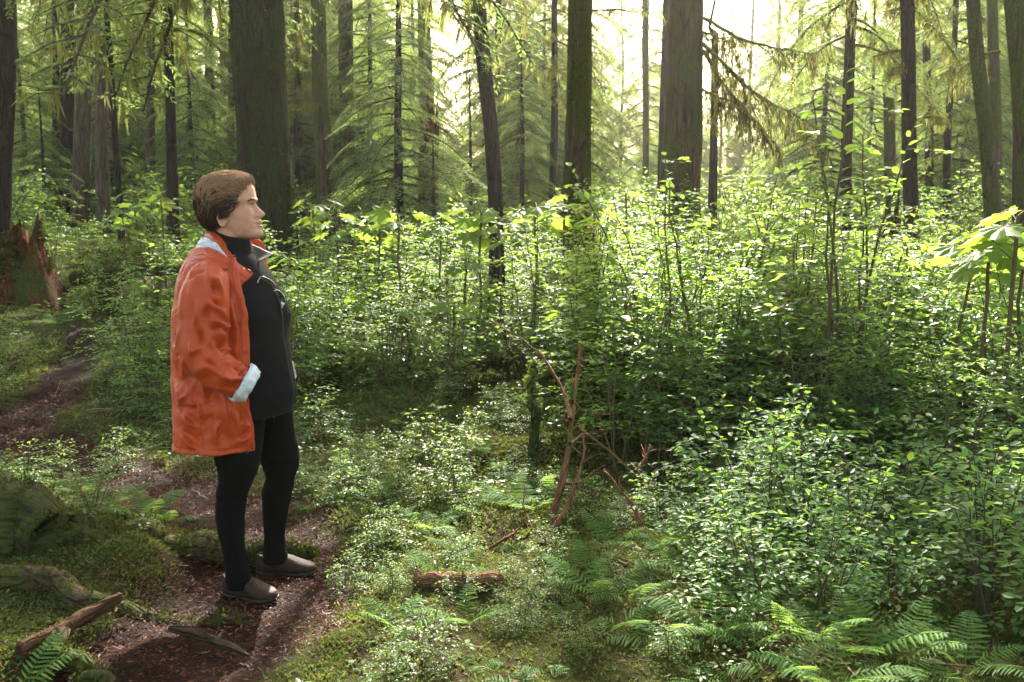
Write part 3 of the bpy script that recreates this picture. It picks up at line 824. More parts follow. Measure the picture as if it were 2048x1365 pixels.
whole_tree('hemlock_tree', 'mossy yellow-lit hemlock between the slim dark and curving trunks', colx(1890, 19), 19, 9, crown_geo(B_MED, 1.4, 8.5, 1.7, .3, 50, 2.0, (.1, .5), .06), NM, M_BARK_DARK, .07)
whole_tree('hemlock_tree', 'green hemlock whose boughs hang in front of the purplish spruce', colx(236, 13.5), 13.5, 12, crown_geo(B_NEAR, 3.3, 11, 1.5, .5, 40, 1.9, (.15, .5), .05), NM, M_BARK_DARK, .035)
whole_tree('hemlock_tree', 'small dark hemlock sapling between the left edge trunk and the red stump', colx(88, 17), 17, 2.6, crown_geo(B_FINE, .3, 2.5, 1.0, .1, 40, 1.3, (.0, .25), .02), NP, M_BARK_DARK, .03)
whole_tree('hemlock_tree', 'feathery hemlock filling the gap left of the pale green one', colx(600, 20), 20, 9, crown_geo(B_MED, 1.5, 8.5, 1.6, .3, 50, 2.0, (.1, .4), .05), NM, M_BARK_DARK, .05)

# ---- trees of the further forest: own crowns, no two crowns in line alike
FAR_CROWNS = [crown_geo(B_BIG, a, b, r0, .5, n, 2.4, (.0, .4), .08).mesh('crown', NM, False) for a, b, r0, n in
              ((1.4, 17, 2.7, 92), (2.4, 19, 2.9, 88), (.8, 14, 2.7, 92), (4, 20, 2.9, 70), (.7, 8, 2.1, 66))]
FAR_TRUNKS = []
for k, (H, r) in enumerate(((18, .17), (20, .20), (15, .15), (21, .22), (8.5, .09))):
    n = 26; zz = H * np.linspace(0, 1, n) ** 1.4
    P = np.stack([.10 * noise(zz * .25, k), .10 * noise(zz * .25, k + 7), zz - .2], 1)
    V, F = trunk_geo(P, .68 * r * (1 - zz / H) ** .75 + .01, 12, .06, k, .35)
    FAR_TRUNKS.append(Geo().add(V, F).mesh('trunk', [M_BARK_BROWN if k % 2 else M_BARK_GREY]))
marks = sorted((px, lab) for px, lab in LAND.values() if True)
far_list = []
def far_ok(px, Y):
    # the river clearing: open bright gaps ahead and to the right
    if 860 < px < 985: return Y > 70
    if 1180 < px < 1430: return Y > 40
    if 1570 < px < 1700: return Y > 38
    if 1430 < px < 1570: return Y > 48
    return True
tries = 0
while len(far_list) < 125 and tries < 3000:
    tries += 1
    Y = float(rt.uniform(28, 62)); px = float(rt.uniform(-60, 2110))
    if not far_ok(px, Y): continue
    X = colx(px, Y)
    if any(math.hypot(X - a, Y - b) < 2.0 for a, b, *_ in far_list): continue
    right = px > 1000
    k = int(rt.choice([0, 1, 2, 3, 4], p=[.12, .06, .32, .04, .46] if right else [.30, .16, .32, .08, .14]))
    far_list.append((X, Y, px, k))
far_list.sort(key=lambda q: q[2])
names = ['first', 'second', 'third', 'fourth', 'fifth', 'sixth', 'seventh', 'eighth', 'ninth', 'tenth', 'eleventh', 'twelfth', 'thirteenth', 'fourteenth', 'fifteenth', 'sixteenth', 'seventeenth', 'eighteenth', 'nineteenth', 'twentieth']
zones = [(-999, 190, 'left of the purplish spruce'), (190, 345, 'between the purplish and dark straight spruces'), (345, 470, 'just left of the massive mossy trunk'), (470, 640, 'just right of the massive mossy trunk'),
         (640, 860, 'beyond the pale green hemlock'), (860, 1160, 'between leaning and half mossy trunks'), (1160, 1370, 'between half mossy and big brown trunks'),
         (1370, 1600, 'past the drooping mossy boughs'), (1600, 1820, 'left of the slim dark trunk'), (1820, 1985, 'between slim dark and curving trunks'), (1985, 9999, 'behind the corner trunk')]
def ordinal(n):
    return names[n - 1] if n <= 20 else f"{n}{'st' if n % 10 == 1 and n % 100 != 11 else 'nd' if n % 10 == 2 and n % 100 != 12 else 'rd' if n % 10 == 3 and n % 100 != 13 else 'th'}"
cnt = {}
for X, Y, px, k in far_list:
    z = next(zz for zz in zones if zz[0] <= px < zz[1])
    cnt[z[2]] = cnt.get(z[2], 0) + 1
    what = ['distant feathery conifer', 'tall distant conifer', 'low-skirted distant conifer', 'high-crowned distant conifer', 'short bright young conifer'][k]
    root = thing('conifer_tree', f"{what}, {ordinal(cnt[z[2]])} from left of those {z[2]}", 'tree', (X, Y, gz(X, Y)), 'conifers of the further forest', rt.uniform(0, 6.28))
    sc = rt.uniform(.85, 1.2)
    for nm, me in (('trunk', FAR_TRUNKS[k]), ('crown', FAR_CROWNS[k])):
        c = bpy.data.objects.new(nm, me); COL.objects.link(c); c.parent = root; c.scale = (sc, sc, sc)

# ---- pale feathery hemlocks of the understory, in the gaps between the trunks
PALE = []
for k in range(4):
    H = (5.5, 7.5, 4.2, 9)[k]
    n = 20; zz = H * np.linspace(0, 1, n)
    V, F = trunk_geo(np.stack([.05 * noise(zz * .5, k), .05 * noise(zz * .5, k + 7), zz - .1], 1), .06 * (1 - zz / H) ** .8 + .006, 8, .06, k, .3)
    PALE.append((Geo().add(V, F).mesh('trunk', [M_BARK_DARK]), crown_geo(B_FINE, .4, H - .1, 1.5 + .1 * H, .15, int(16 * H), 1.3, (.02, .45), .03).mesh('crown', NP, False)))
cp_ = {}
for px, Y in sorted(((58, 21), (135, 24), (232, 22), (285, 25), (388, 20), (436, 23), (602, 22), (668, 24), (742, 21), (1040, 24), (1085, 26), (1640, 22), (1735, 25), (1880, 24), (1925, 21))):
    z = next(zz for zz in zones if zz[0] <= px < zz[1])
    cp_[z[2]] = cp_.get(z[2], 0) + 1
    x = colx(px, Y)
    root = thing('hemlock_tree', f'feathery pale young hemlock, {ordinal(cp_[z[2]])} from left of those {z[2]}', 'tree', (x, Y, gz(x, Y)), 'pale young hemlocks of the understory', rt.uniform(0, 6.28))
    k = int(rt.integers(4))
    for nm, me in (('trunk', PALE[k][0]), ('crown', PALE[k][1])):
        c = bpy.data.objects.new(nm, me); COL.objects.link(c); c.parent = root; c.scale = (1, 1, 1)

# ---- the far wood beyond the clearing, one mass
g = Geo()
for i in range(170):
    Y = rt.uniform(64, 105); px = rt.uniform(-100, 2150)
    s = rt.uniform(.9, 1.5) * (.55 if (1380 < px < 1620 or 850 < px < 1000) else 1.0)
    X = colx(px, Y); z = gz(X, Y)
    for j in range(16):
        a = rt.uniform(0, 6.28); h = rt.uniform(.6, 11) * s
        g.put(B_BIG[rt.integers(4)], rotz(a) @ roty(rt.uniform(0, .4)), (X, Y, z + h), 1.35 * (1.15 - h / (14 * s)))
o = g.obj('far_woods', NM, smooth=False); tag(o, 'distant mass of conifers beyond the bright clearing', 'woods', None, 'stuff')

# ---- stumps, snag, fallen logs
def stump(name, label, cat, x, Y, H, r, mat, seed, jag=.35, lean=(0, 0), k=40, flare=1.1, but=5, moss=0, rows=34):
    z = gz(x, Y)
    root = thing(name, label, cat, (x, Y, z))
    a = np.arange(k) * 2 * math.pi / k
    t = np.linspace(0, 1, rows)
    top = H * (1 - jag + jag * (.5 + .5 * noise(np.cos(a) * 1.7 + seed, np.sin(a) * 1.7, 0, seed)) + jag * .5 * noise(a * 5, seed, 0, 3))
    zz = t[:, None] * top[None]
    rr = r * (1 - .35 * t[:, None]) * (1 + .12 * fbm(np.cos(a)[None] * 2, np.sin(a)[None] * 2, zz * 1.2, 3, seed) + .05 * noise(a[None] * 7, zz * 1.5, seed))
    fl = np.exp(-zz / (r * 1.1))
    rr = rr * (1 + flare * fl * (.6 + .5 * np.cos(a * but + seed)[None] + .35 * noise(np.cos(a) * 2, np.sin(a) * 2, seed)[None]))
    V = np.stack([rr * np.cos(a)[None] + lean[0] * zz, rr * np.sin(a)[None] + lean[1] * zz, zz - .1], -1)
    F = grid_faces(rows, k, True)
    # hollow broken top
    inner = V[-1] * np.array([.6, .6, 1]) + np.array([lean[0] * 0, 0, 0]); inner[:, 2] -= .25 * H
    V2 = np.concatenate([V.reshape(-1, 3), inner, [[V[-1, :, 0].mean(), V[-1, :, 1].mean(), H * .5]]])
    F2 = np.stack([(rows - 1) * k + np.arange(k), (rows - 1) * k + (np.arange(k) + 1) % k, rows * k + (np.arange(k) + 1) % k, rows * k + np.arange(k)], 1)
    F3 = np.stack([rows * k + np.arange(k), rows * k + (np.arange(k) + 1) % k, np.full(k, (rows + 1) * k)], 1)
    Geo().add(V2, np.concatenate([F, F2])).add(V2 * 1.0, F3).obj('trunk', mat, root)
    if moss:
        i = rt.integers(0, rows, moss); j = rt.integers(0, k, moss)
        T = V[i, j]; nrm = np.stack([np.cos(a[j]), np.sin(a[j]), 0 * a[j]], 1)
        kp = fbm(T[:, 0] * 3, T[:, 1] * 3, T[:, 2] * 2, 3, seed) > -.05
        T, nrm = T[kp] + rt.normal(0, .01, (kp.sum(), 3)), nrm[kp]
        sz = rt.uniform(.02, .07, len(T))
        Geo().add(*scatter(QUAD, QF, axes(nrm * .7 + rt.normal(0, .4, T.shape) + (0, 0, -.3), rt.normal(0, 1, T.shape), np.stack([sz, sz * .5, sz], 1)), T)).obj('moss', M_TRUNKMOSS, root, smooth=False)['kind'] = 'stuff'
    return root
def gx_at(px, Y): return colx(px, Y)
stump('rotten_stump', 'big rotten reddish stump with flared mossy roots at left', 'stump', gx_at(40, 11.2), 11.2, 1.0, .27, M_BARK_RED, 3, .30, (.03, 0), moss=3600)
stump('mossy_stump', 'small dark mossy stump under the fallen log left of the trail', 'stump', gx_at(212, 10.4), 10.4, .55, .09, M_BARK_BROWN, 8, .3, (-.05, 0), flare=1.4, moss=900)
stump('broken_snag', 'tall reddish broken snag behind the hemlock', 'snag', gx_at(856, 16.5), 16.5, 2.9, .19, M_BARK_RED, 5, .5, (.03, 0), flare=.3)
stump('broken_snag', 'low red splintered stump at the foot of the dark mossy spruce', 'stump', gx_at(697, 15.5), 15.5, .75, .12, M_BARK_RED, 9, .5, (0, 0), flare=.4)
stump('mossy_stump', 'little dark stump poking out of leaves right of the woman', 'stump', gx_at(652, 7.6), 7.6, .30, .07, M_BARK_BIG, 12, .4, (.05, 0), flare=.9, moss=400)
stump('mossy_snag', 'shaggy dark moss-hung snag left of the straight slim trunk', 'snag', gx_at(1778, 13.5), 13.5, 1.35, .12, M_BARK_BIG, 14, .5, (.03, 0), flare=.5, moss=2600)

def log(name, label, cat, pts, r, mat, k=18, n=46, moss=0, wob=.03, seed=1, taper=.75, mossmat=None, blade=(.015, .05), rg=.16):
    """a fallen stem or root lying along world points"""
    P = smooth_path(pts, n, wob, seed)
    base = P[0].copy()
    base[2] = gz(base[0], base[1]); P = P - base
    a = np.arange(k) * 2 * math.pi / k
    t = np.linspace(0, 1, n)
    r = np.interp(t, np.linspace(0, 1, len(r)), r) if np.ndim(r) else r * (1 - (1 - taper) * t)
    rr = r[:, None] * (1 + rg * fbm(np.cos(a)[None] * 1.5, np.sin(a)[None] * 1.5, (t * 9)[:, None], 3, seed) + .3 * rg * noise(a[None] * 4, (t * 22)[:, None], seed))
    rr[0] *= .55; rr[-1] *= .4
    V, F = tube(P, rr, k)
    caps = np.concatenate([V, [P[0], P[-1]]]); m = len(V)
    c1 = np.stack([np.full(k, m), (np.arange(k) + 1) % k, np.arange(k)], 1)
    c2 = np.stack([np.full(k, m + 1), (n - 1) * k + np.arange(k), (n - 1) * k + (np.arange(k) + 1) % k], 1)
    root = thing(name, label, cat, base)
    g = Geo().add(caps, F); g.f.append((np.concatenate([c1, c2]), 0))
    so = g.obj('stem', mat, root); set_flow(so, np.concatenate([tube_flow(P, r, k, seed * 1.7), [[0, 0, 0], [0, 0, 0]]]))
    if moss:
        i = rt.integers(0, n, moss); j = rt.integers(0, k, moss)
        Vg = V.reshape(n, k, 3); T = Vg[i, j]; nrm = unit(T - P[i])
        kp = (nrm[:, 2] + .6 * fbm(T[:, 0] * 3 + seed, T[:, 1] * 3, T[:, 2] * 3, 3, seed)) > -.05
        T = T[kp] + rt.normal(0, .012, (kp.sum(), 3)); nrm = nrm[kp]
        sz = rt.uniform(*blade, len(T))
        Geo().add(*scatter(QUAD, QF, axes(nrm + rt.normal(0, .6, T.shape), rt.normal(0, 1, T.shape), np.stack([sz, sz * .5, sz], 1)), T)).obj('moss', mossmat or M_TRUNKMOSS, root, smooth=False)['kind'] = 'stuff'
    return root
def gp(px, py, dz=0.0):
    q = gnd(px, py); q[2] += dz
    return q
def lp(px, py, Y): return at(px, py, Y)
log('fallen_log', 'mossy fallen log lying across the undergrowth behind the woman\'s back', 'log', [lp(140, 556, 11.6), lp(250, 545, 11.3), lp(370, 541, 11.0), lp(470, 560, 10.8)], .085, M_LOGMOSS, moss=2600, seed=3)
log('mossy_root', 'broad moss-covered root ridge rising at the left edge beside the trail', 'root', [lp(-260, 1030, 4.2), lp(-80, 1066, 4.15), lp(60, 1090, 4.05), lp(180, 1112, 4.0), lp(290, 1122, 3.98)], [.30, .27, .21, .12, .04], M_LOGMOSS, k=30, n=80, moss=7000, seed=6, blade=(.010, .030), rg=.28, wob=.04)
log('mossy_root', 'mossy root reaching across the trail behind the near shoe', 'root', [lp(195, 1062, 4.3), lp(300, 1086, 4.25), lp(400, 1100, 4.22), lp(480, 1106, 4.2), lp(560, 1106, 4.2), lp(640, 1107, 4.25)], [.05, .075, .07, .055, .03, .012], M_ROOT, k=20, n=60, moss=4000, seed=7, blade=(.01, .028))
log('mossy_root', 'long flat mossy root crossing the trail in front of the shoes', 'root', [np.array([x_, y_, gz(x_, y_) + d_]) for x_, y_, d_ in ((-2.7, 3.62, .0), (-2.3, 3.66, .01), (-1.95, 3.66, .01), (-1.6, 3.60, .01), (-1.3, 3.57, .0), (-1.05, 3.56, -.005), (-.82, 3.58, -.008))], [.05, .055, .05, .042, .034, .02, .008], M_ROOT, k=18, n=70, moss=3600, seed=8, blade=(.01, .026))
log('broken_branch', 'stout brown broken branch propped by the lower left roots', 'branch', [gp(40, 1318, .03), gp(110, 1290, .035), gp(180, 1255, .05), gp(245, 1228, .07)], [.030, .03, .027, .016], M_STICK_BROWN, k=14, n=40, seed=11, wob=.004, rg=.12)
log('mossy_root', 'short mossy stub of root pointing down beside the broken branch', 'root', [gp(100, 1300, .02), gp(140, 1330, .02), gp(180, 1362, .0), gp(210, 1390, .0)], [.035, .035, .03, .015], M_ROOT, k=14, n=26, moss=1100, seed=12, blade=(.008, .02))
log('exposed_root', 'dark bare root lying along the trail below the shoes', 'root', [gp(335, 1256, -.004), gp(385, 1270, .008), gp(440, 1288, .006), gp(500, 1310, -.006)], [.008, .019, .018, .015, .005], M_ROOT_BARE, k=14, n=30, seed=13, wob=.004, rg=.06)
log('peeled_log', 'orange-brown barkless log piece lying in the moss', 'log', [np.array([x_, y_, gz(x_, y_) + .026]) for x_, y_ in ((-.40, 3.90), (-.28, 3.86), (-.15, 3.87), (-.05, 3.93))], [.034, .036, .034, .028], M_DEAD, k=18, n=36, seed=15, wob=.012, rg=.2, moss=260, mossmat=M_MOSS, blade=(.010, .022))
log('mossy_log', 'pale mossy log leaning in the clearing left of the dark hollow', 'log', [lp(900, 800, 7.2), lp(940, 780, 7.3), lp(990, 755, 7.4)], .05, M_LOGMOSS, moss=1200, seed=16)
log('mossy_log', 'rotten mossy nurse log hidden under the dense thicket', 'log', [np.array([.45, 6.9, .30]), np.array([1.2, 6.75, .42]), np.array([2.1, 6.7, .42]), np.array([3.2, 6.8, .30])], .19, M_LOGMOSS, k=24, moss=5200, seed=17)
log('mossy_log', 'moss-wrapped upright stub standing before the dark hollow', 'stump', [lp(1068, 1000, 6.0), lp(1070, 850, 6.0), lp(1066, 790, 6.0), lp(1068, 735, 6.05)], [.035, .03, .020, .012], M_LOGMOSS, k=14, moss=2600, seed=18, mossmat=M_MOSS, blade=(.015, .04))
log('broken_branch', 'pale broken branch lying low inside the thicket at right', 'branch', [lp(1580, 830, 6.2), lp(1620, 850, 6.1), lp(1655, 875, 6.0)], [.02, .022, .012], M_DEAD, k=10, n=20, seed=19, wob=.01)
log('splintered_stub', 'upright reddish splinter of wood under the glossy bushes', 'stub', [gp(1788, 1235, -.02), gp(1788, 1235, .06), gp(1790, 1235, .12)], [.022, .02, .006], M_DEAD, k=10, n=14, seed=20, wob=.004)

def dead_branch(name, label, stems, Y, mat=M_DEAD):
    g = Geo()
    P0 = None; FL_ = []
    for pts, r, y2 in stems:
        P = smooth_path([at(px, py, Y + (y2 - Y) * i / (len(pts) - 1)) for i, (px, py) in enumerate(pts)], 26, .008, int(rt.integers(99)))
        if P0 is None: P0 = P[0].copy()
        for q_ in range(4 if r > .009 else 2):
            i_ = int(rt.integers(6, 24)); dv = unit(unit(P[min(i_ + 1, 25)] - P[i_ - 1]) + rt.normal(0, .7, 3)); l_ = rt.uniform(.06, .22)
            Q = resample([P[i_], P[i_] + dv * l_ * .5 + rt.normal(0, .012, 3), P[i_] + dv * l_], 8)
            V, F = tube(Q - P0, max(.28 * r, .002) * np.linspace(1, .35, 8), 5); g.add(V, F); FL_.append(tube_flow(Q, np.full(8, .003), 5, q_ * 2.1))
        rr = r * np.linspace(1, .35, 26) * (1 + .25 * noise(np.arange(26) * .8, px * .1))
        V, F = tube(P - P0, rr, 8); g.add(V, F); FL_.append(tube_flow(P, rr, 8, len(FL_) * 1.3))
    root = thing(name, label, 'branch', P0)
    set_flow(g.obj('stem', mat, root), np.concatenate(FL_))
dead_branch('dead_branch', 'crooked red-brown dead branch standing tall before the dark hollow', [([(1072, 1114), (1100, 1070), (1112, 1010), (1135, 920), (1142, 850), (1150, 780), (1165, 690)], .025, 5.3), ([(1142, 840), (1120, 770), (1060, 690), (980, 640)], .011, 5.4), ([(1138, 890), (1170, 870), (1215, 860)], .007, 4.9), ([(1145, 800), (1180, 830), (1205, 826)], .006, 5.2)], 4.6)
dead_branch('dead_branch', 'thin forked dead branch rising right of the crooked one', [([(1080, 1090), (1125, 1030), (1150, 970), (1166, 915), (1168, 868)], .014, 4.9), ([(1150, 970), (1190, 945), (1210, 930)], .006, 4.8)], 4.55)
dead_branch('dead_branch', 'bent dead branch arching down to the ferns', [([(1288, 1112), (1284, 1055), (1262, 1010), (1225, 960), (1208, 942)], .016, 5.0), ([(1284, 1060), (1240, 1060), (1180, 1062), (1130, 1072)], .007, 4.7)], 4.6)
dead_branch('dead_branch', 'small orange dead stick slanting left among the ferns', [([(978, 1100), (1010, 1080), (1035, 1060), (1050, 1035)], .010, 4.6)], 4.5)
dead_branch('dead_branch', 'low dead stick lying right of the peeled log', [([(1060, 1195), (1110, 1200), (1150, 1212), (1190, 1205)], .010, 4.0), ([(1072, 1192), (1085, 1165)], .006, 3.9)], 3.85)
dead_branch('dead_branch', 'thin curved dead twig arching low over the moss', [([(855, 1000), (900, 990), (950, 986), (990, 994)], .007, 5.1)], 5.05, M_TWIG)
dead_branch('dead_branch', 'thin curved orange root lying on the moss near the bottom', [([(1112, 1308), (1150, 1312), (1190, 1328), (1225, 1342)], .006, 3.2)], 3.28)
dead_branch('dead_branch', 'black dead branch slanting up out of the right thicket', [([(1830, 835), (1880, 800), (1930, 768)], .012, 5.6)], 5.8, M_TWIG)

for nm_, st_, Y_ in (('dead stick leaning over the dark hollow from the right', [([(1300, 985), (1250, 930), (1190, 880), (1150, 850)], .010, 5.6)], 5.2),
                     ('long thin dead stick crossing low before the dark hollow', [([(1110, 960), (1180, 985), (1260, 1000), (1340, 990)], .008, 5.0)], 4.9),
                     ('short splintered dead stick at the hollow mouth', [([(1272, 945), (1290, 918), (1300, 890)], .014, 5.2)], 5.1),
                     ('dead stick fanning left from the foot of the crooked branch', [([(1090, 1100), (1060, 1050), (1045, 1000), (1050, 960)], .008, 5.0)], 4.6),
                     ('black twiggy dead branch sprawled among the right bushes', [([(1450, 925), (1510, 900), (1570, 905), (1630, 880)], .009, 5.6), ([(1510, 900), (1540, 860), (1555, 820)], .006, 5.6)], 5.4),
                     ('pale dead stick poking out between the right bushes', [([(1655, 955), (1690, 935), (1735, 905)], .011, 5.0)], 4.8),
                     ('fallen dead stick lying among the middle ferns', [([(1010, 1150), (1080, 1140), (1150, 1150), (1230, 1130)], .009, 4.3)], 4.2)):
    dead_branch('dead_branch', 'brown ' + nm_ if not nm_.startswith(('black', 'pale')) else nm_, st_, Y_)
# ---------------------------------------------------------------- shrubs
rv = np.random.default_rng(23)

def shrub_geo(H, nst, spread, leaf, step=.032, twig_gap=.085, open_top=.25, sub=True, sidelen=.42, flat=.28, lean=None):
    wood = Geo(); LT, LD, LU, LS = [], [], [], []
    def leaves(P, s0=.1, sc=1.0):
        L = np.linalg.norm(P[-1] - P[0])
        n = max(3, int(L * (1 - s0) / step))
        q = np.linspace(s0, 1, n)
        seg = np.linspace(0, 1, len(P))
        pos = np.stack([np.interp(q, seg, P[:, k]) for k in range(3)], 1)
        dr = unit(P[-1] - P[0])
        h = unit(np.cross((0, 0, 1), dr) + 1e-6)
        sg = np.where(np.arange(n) % 2 == 0, 1, -1)[:, None]
        d = dr[None] * .55 + sg * h[None] * .85 + rv.normal(0, .18, (n, 3)) + (0, 0, -.10)
        d[-1] = dr * .45 + h * rv.normal(0, .8) + (0, 0, -.1)
        u = np.array([0, 0, 1.0]) + rv.normal(0, flat, (n, 3))
        LT.append(pos); LD.append(d); LU.append(u); LS.append(leaf * sc * rv.uniform(.65, 1.2, n))
    for s in range(nst):
        a = rv.uniform(0, 2 * math.pi) if lean is None else lean + rv.normal(0, .6)
        tl = rv.uniform(.10, .55) * spread
        hh = H * rv.uniform(.75, 1.05)
        n = 10; t = np.linspace(0, 1, n)
        P = np.stack([math.cos(a) * tl * hh * t ** 1.2, math.sin(a) * tl * hh * t ** 1.2, hh * (t - .10 * tl * t ** 2)], 1)
        P += (np.cumsum(rv.normal(0, .012 * H, (n, 3)), 0) * t[:, None]) + rv.normal(0, .05, 3) * (1 - t)[:, None]
        wood.add(*tube(P, .0075 * H ** .5 * (1 - .8 * t) + .0012, 5), 1)
        q = open_top
        i = 0
        while q < .97:
            p = np.array([np.interp(q, t, P[:, k]) for k in range(3)])
            b = a + (1 if i % 2 else -1) * rv.uniform(.6, 1.7) + rv.normal(0, .3)
            el = rv.uniform(.05, .65)
            l = H * sidelen * (1.12 - q) * rv.uniform(.7, 1.2) + .06
            m = 6; tt = np.linspace(0, 1, m)
            Q = p + np.stack([math.cos(b) * l * tt, math.sin(b) * l * tt, l * (el * tt - .35 * tt ** 2)], 1) + np.cumsum(rv.normal(0, .01, (m, 3)), 0) * tt[:, None]
            wood.add(*tube(Q, np.linspace(.0032, .001, m), 3), 1)
            leaves(Q, .25)
            if sub:
                w = .15; j = 0
                while w < .85:
                    p2 = np.array([np.interp(w, tt, Q[:, k]) for k in range(3)])
                    c = b + (1 if j % 2 else -1) * rv.uniform(.6, 1.0)
                    l2 = l * .5 * (1 - w) + .05
                    Q2 = np.stack([p2, p2 + np.array([math.cos(c), math.sin(c), rv.uniform(-.15, .3)]) * l2 * .5, p2 + np.array([math.cos(c), math.sin(c), rv.uniform(-.25, .25)]) * l2])
                    wood.add(*tube(Q2, [.0016, .0012, .0008], 3), 1)
                    leaves(Q2, .2, .92)
                    w += twig_gap / max(l, .12) * rv.uniform(.8, 1.3); j += 1
            q += twig_gap / H * rv.uniform(.8, 1.4) ; i += 1
        leaves(P[-4:], .1)
    T, D, U_, S = (np.concatenate(x) for x in (LT, LD, LU, LS))
    M = axes(D, U_, np.stack([S, S * rv.uniform(.75, 1.0, len(S)), S], 1))
    lf = Geo().add(*scatter(OVAL, OF, M, T), 0)
    return wood, lf, len(T)

def shrub_proto(lm, wm=M_TWIG_RED, **kw):
    wood, lf, n = shrub_geo(**kw)
    for q in range(len(wood.f)): wood.f[q] = (wood.f[q][0], 0)
    return wood.mesh('stems', [wm]), lf.mesh('leaves', [lm], False), n

SH_TALL = [shrub_proto(M_SHRUB, H=1.25, nst=6, spread=1.0, leaf=.056, step=.034) for _ in range(4)]
SH_LOW = [shrub_proto(M_SHRUB, H=.75, nst=6, spread=1.3, leaf=.050, sidelen=.5, open_top=.2) for _ in range(3)]
SH_SHOOT = [shrub_proto(M_SHRUB, H=1.6, nst=3, spread=.45, leaf=.055, step=.040, twig_gap=.11, open_top=.35, sub=True, sidelen=.30) for _ in range(3)]
SH_DARK = [shrub_proto(M_SHRUB_DARK, M_TWIG, H=.8, nst=5, spread=1.3, leaf=.062, step=.042, twig_gap=.10, sidelen=.55, open_top=.2) for _ in range(3)]
SH_BROAD = [shrub_proto(M_BROAD, H=1.25, nst=4, spread=.9, leaf=.095, step=.075, twig_gap=.15, sidelen=.42, open_top=.3) for _ in range(3)]
SH_FAR = [shrub_proto(M_SHRUB, H=1.0, nst=5, spread=1.2, leaf=.075, step=.06, twig_gap=.15, sidelen=.5, open_top=.15) for _ in range(3)]
print('leaves per shrub', [s[2] for s in SH_TALL + SH_LOW + SH_SHOOT + SH_DARK + SH_FAR])

shrubs = []      # (x, y, proto list key, scale, zone)
def field(n, x0, x1, y0, y1, kinds, zone, dmin=.42, sc=(.8, 1.15), keep=None):
    got = 0; tr = 0
    while got < n and tr < n * 60:
        tr += 1
        x, y = rv.uniform(x0, x1), rv.uniform(y0, y1)
        if float(trail_d(np.array([x]), np.array([y]))[0]) < .25: continue
        if abs(x) > .56 * y + .6: continue
        if keep and not keep(x, y): continue
        if any(math.hypot(x - a, y - b) < dmin for a, b, *_ in shrubs): continue
        if math.hypot(x - BIG.location[0], y - BIG.location[1]) < .6: continue
        k = kinds[rv.integers(len(kinds))]
        shrubs.append((x, y, k, rv.uniform(*sc), zone)); got += 1

# paler broad-leaved shrubs mixed in
field(12, .2, 5.0, 6.2, 9.6, 'B', 'scattered through the right thicket', .8, (.9, 1.2))
field(9, -3.0, .6, 8.2, 12, 'B', 'between massive trunk and clearing', .7, (.8, 1.1))
field(3, -4.0, -2.2, 10.5, 12.5, 'B', 'left of the woman', .7, (.7, 1.0), lambda x, y: not (x < -4.3 and y < 12.3))
# right-hand thicket: rooted on and behind the nurse log
field(70, .55, 5.2, 6.5, 9.4, 'TTTTL', 'in the thicket right of the clearing', .36, (.65, 1.25), lambda x, y: x > .25 + (y - 6.5) * -.05)
field(34, -.6, 3.6, 8.6, 11, 'TTL', 'behind the mossy nurse log thicket', .42, (.65, 1.2))
field(20, 2.4, 4.6, 5.2, 6.6, 'TLD', 'on the near right side of the thicket', .42, (.75, .95))
field(14, .6, 2.6, 5.9, 6.6, 'LTD', 'hanging over the dark hollow', .28, (.75, .95))
# bushes close to the camera at right
field(14, 1.1, 2.3, 4.3, 5.3, 'D', 'among the ferns in the right foreground', .34, (.65, .85), lambda x, y: x > .55 + (5.3 - y) * .25)
field(7, 1.9, 2.7, 3.7, 4.6, 'D', 'at the lower right edge of the view', .36, (.7, .95), lambda x, y: x > .44 * y)
field(9, .78, 1.6, 3.5, 4.35, 'D', 'low among the nearest ferns', .26, (.42, .6), lambda x, y: x > .62 + (4.35 - y) * .1)
field(5, 1.75, 2.2, 3.2, 4.0, 'D', 'at the lower right edge of the view', .26, (.6, .8), lambda x, y: x > .47 * y)
# behind and right of the woman
field(11, -1.75, -.5, 7.4, 9.2, 'TL', 'glinting just right of the woman', .42, (.7, 1.0), lambda x, y: x < -.55 + (y - 7.4) * .2)
field(24, -3.2, .6, 9.0, 12.5, 'TTL', 'between massive trunk and clearing', .55, (.55, 1.1))
# left of the woman, past the trail
field(13, -3.2, -1.7, 6.8, 9.4, 'LTL', 'behind the woman\'s back', .42, (.5, .8))
field(7, -5.6, -3.9, 6.8, 9.2, 'L', 'left of the wet trail', .45, (.4, .6))
field(20, -6, -2.2, 9.8, 14, 'TLF', 'around the fallen log at left', .6, (.5, .8), lambda x, y: not (x < -4.5 and y < 12.3))
field(5, -2.7, -1.75, 4.6, 5.6, 'L', 'beside the dry ferns', .35, (.4, .55))
# further rows
field(44, -8, 9, 12, 17, 'FFT', 'in the middle distance', .75, (.9, 1.25))
field(46, -13, 14, 17, 27, 'F', 'in the far undergrowth', 1.1, (1.2, 1.8))
# tall shoots that stand up over the thicket
for px, Y, s in ((1385, 6.6, 1.22), (1690, 6.3, 1.42), (1730, 6.5, 1.30), (1600, 7.0, 1.0), (1490, 7.2, 1.05), (1180, 7.4, .95), (1065, 8, .95)):
    shrubs.append((colx(px, Y), Y, 'S', s, 'rising tall above the thicket'))
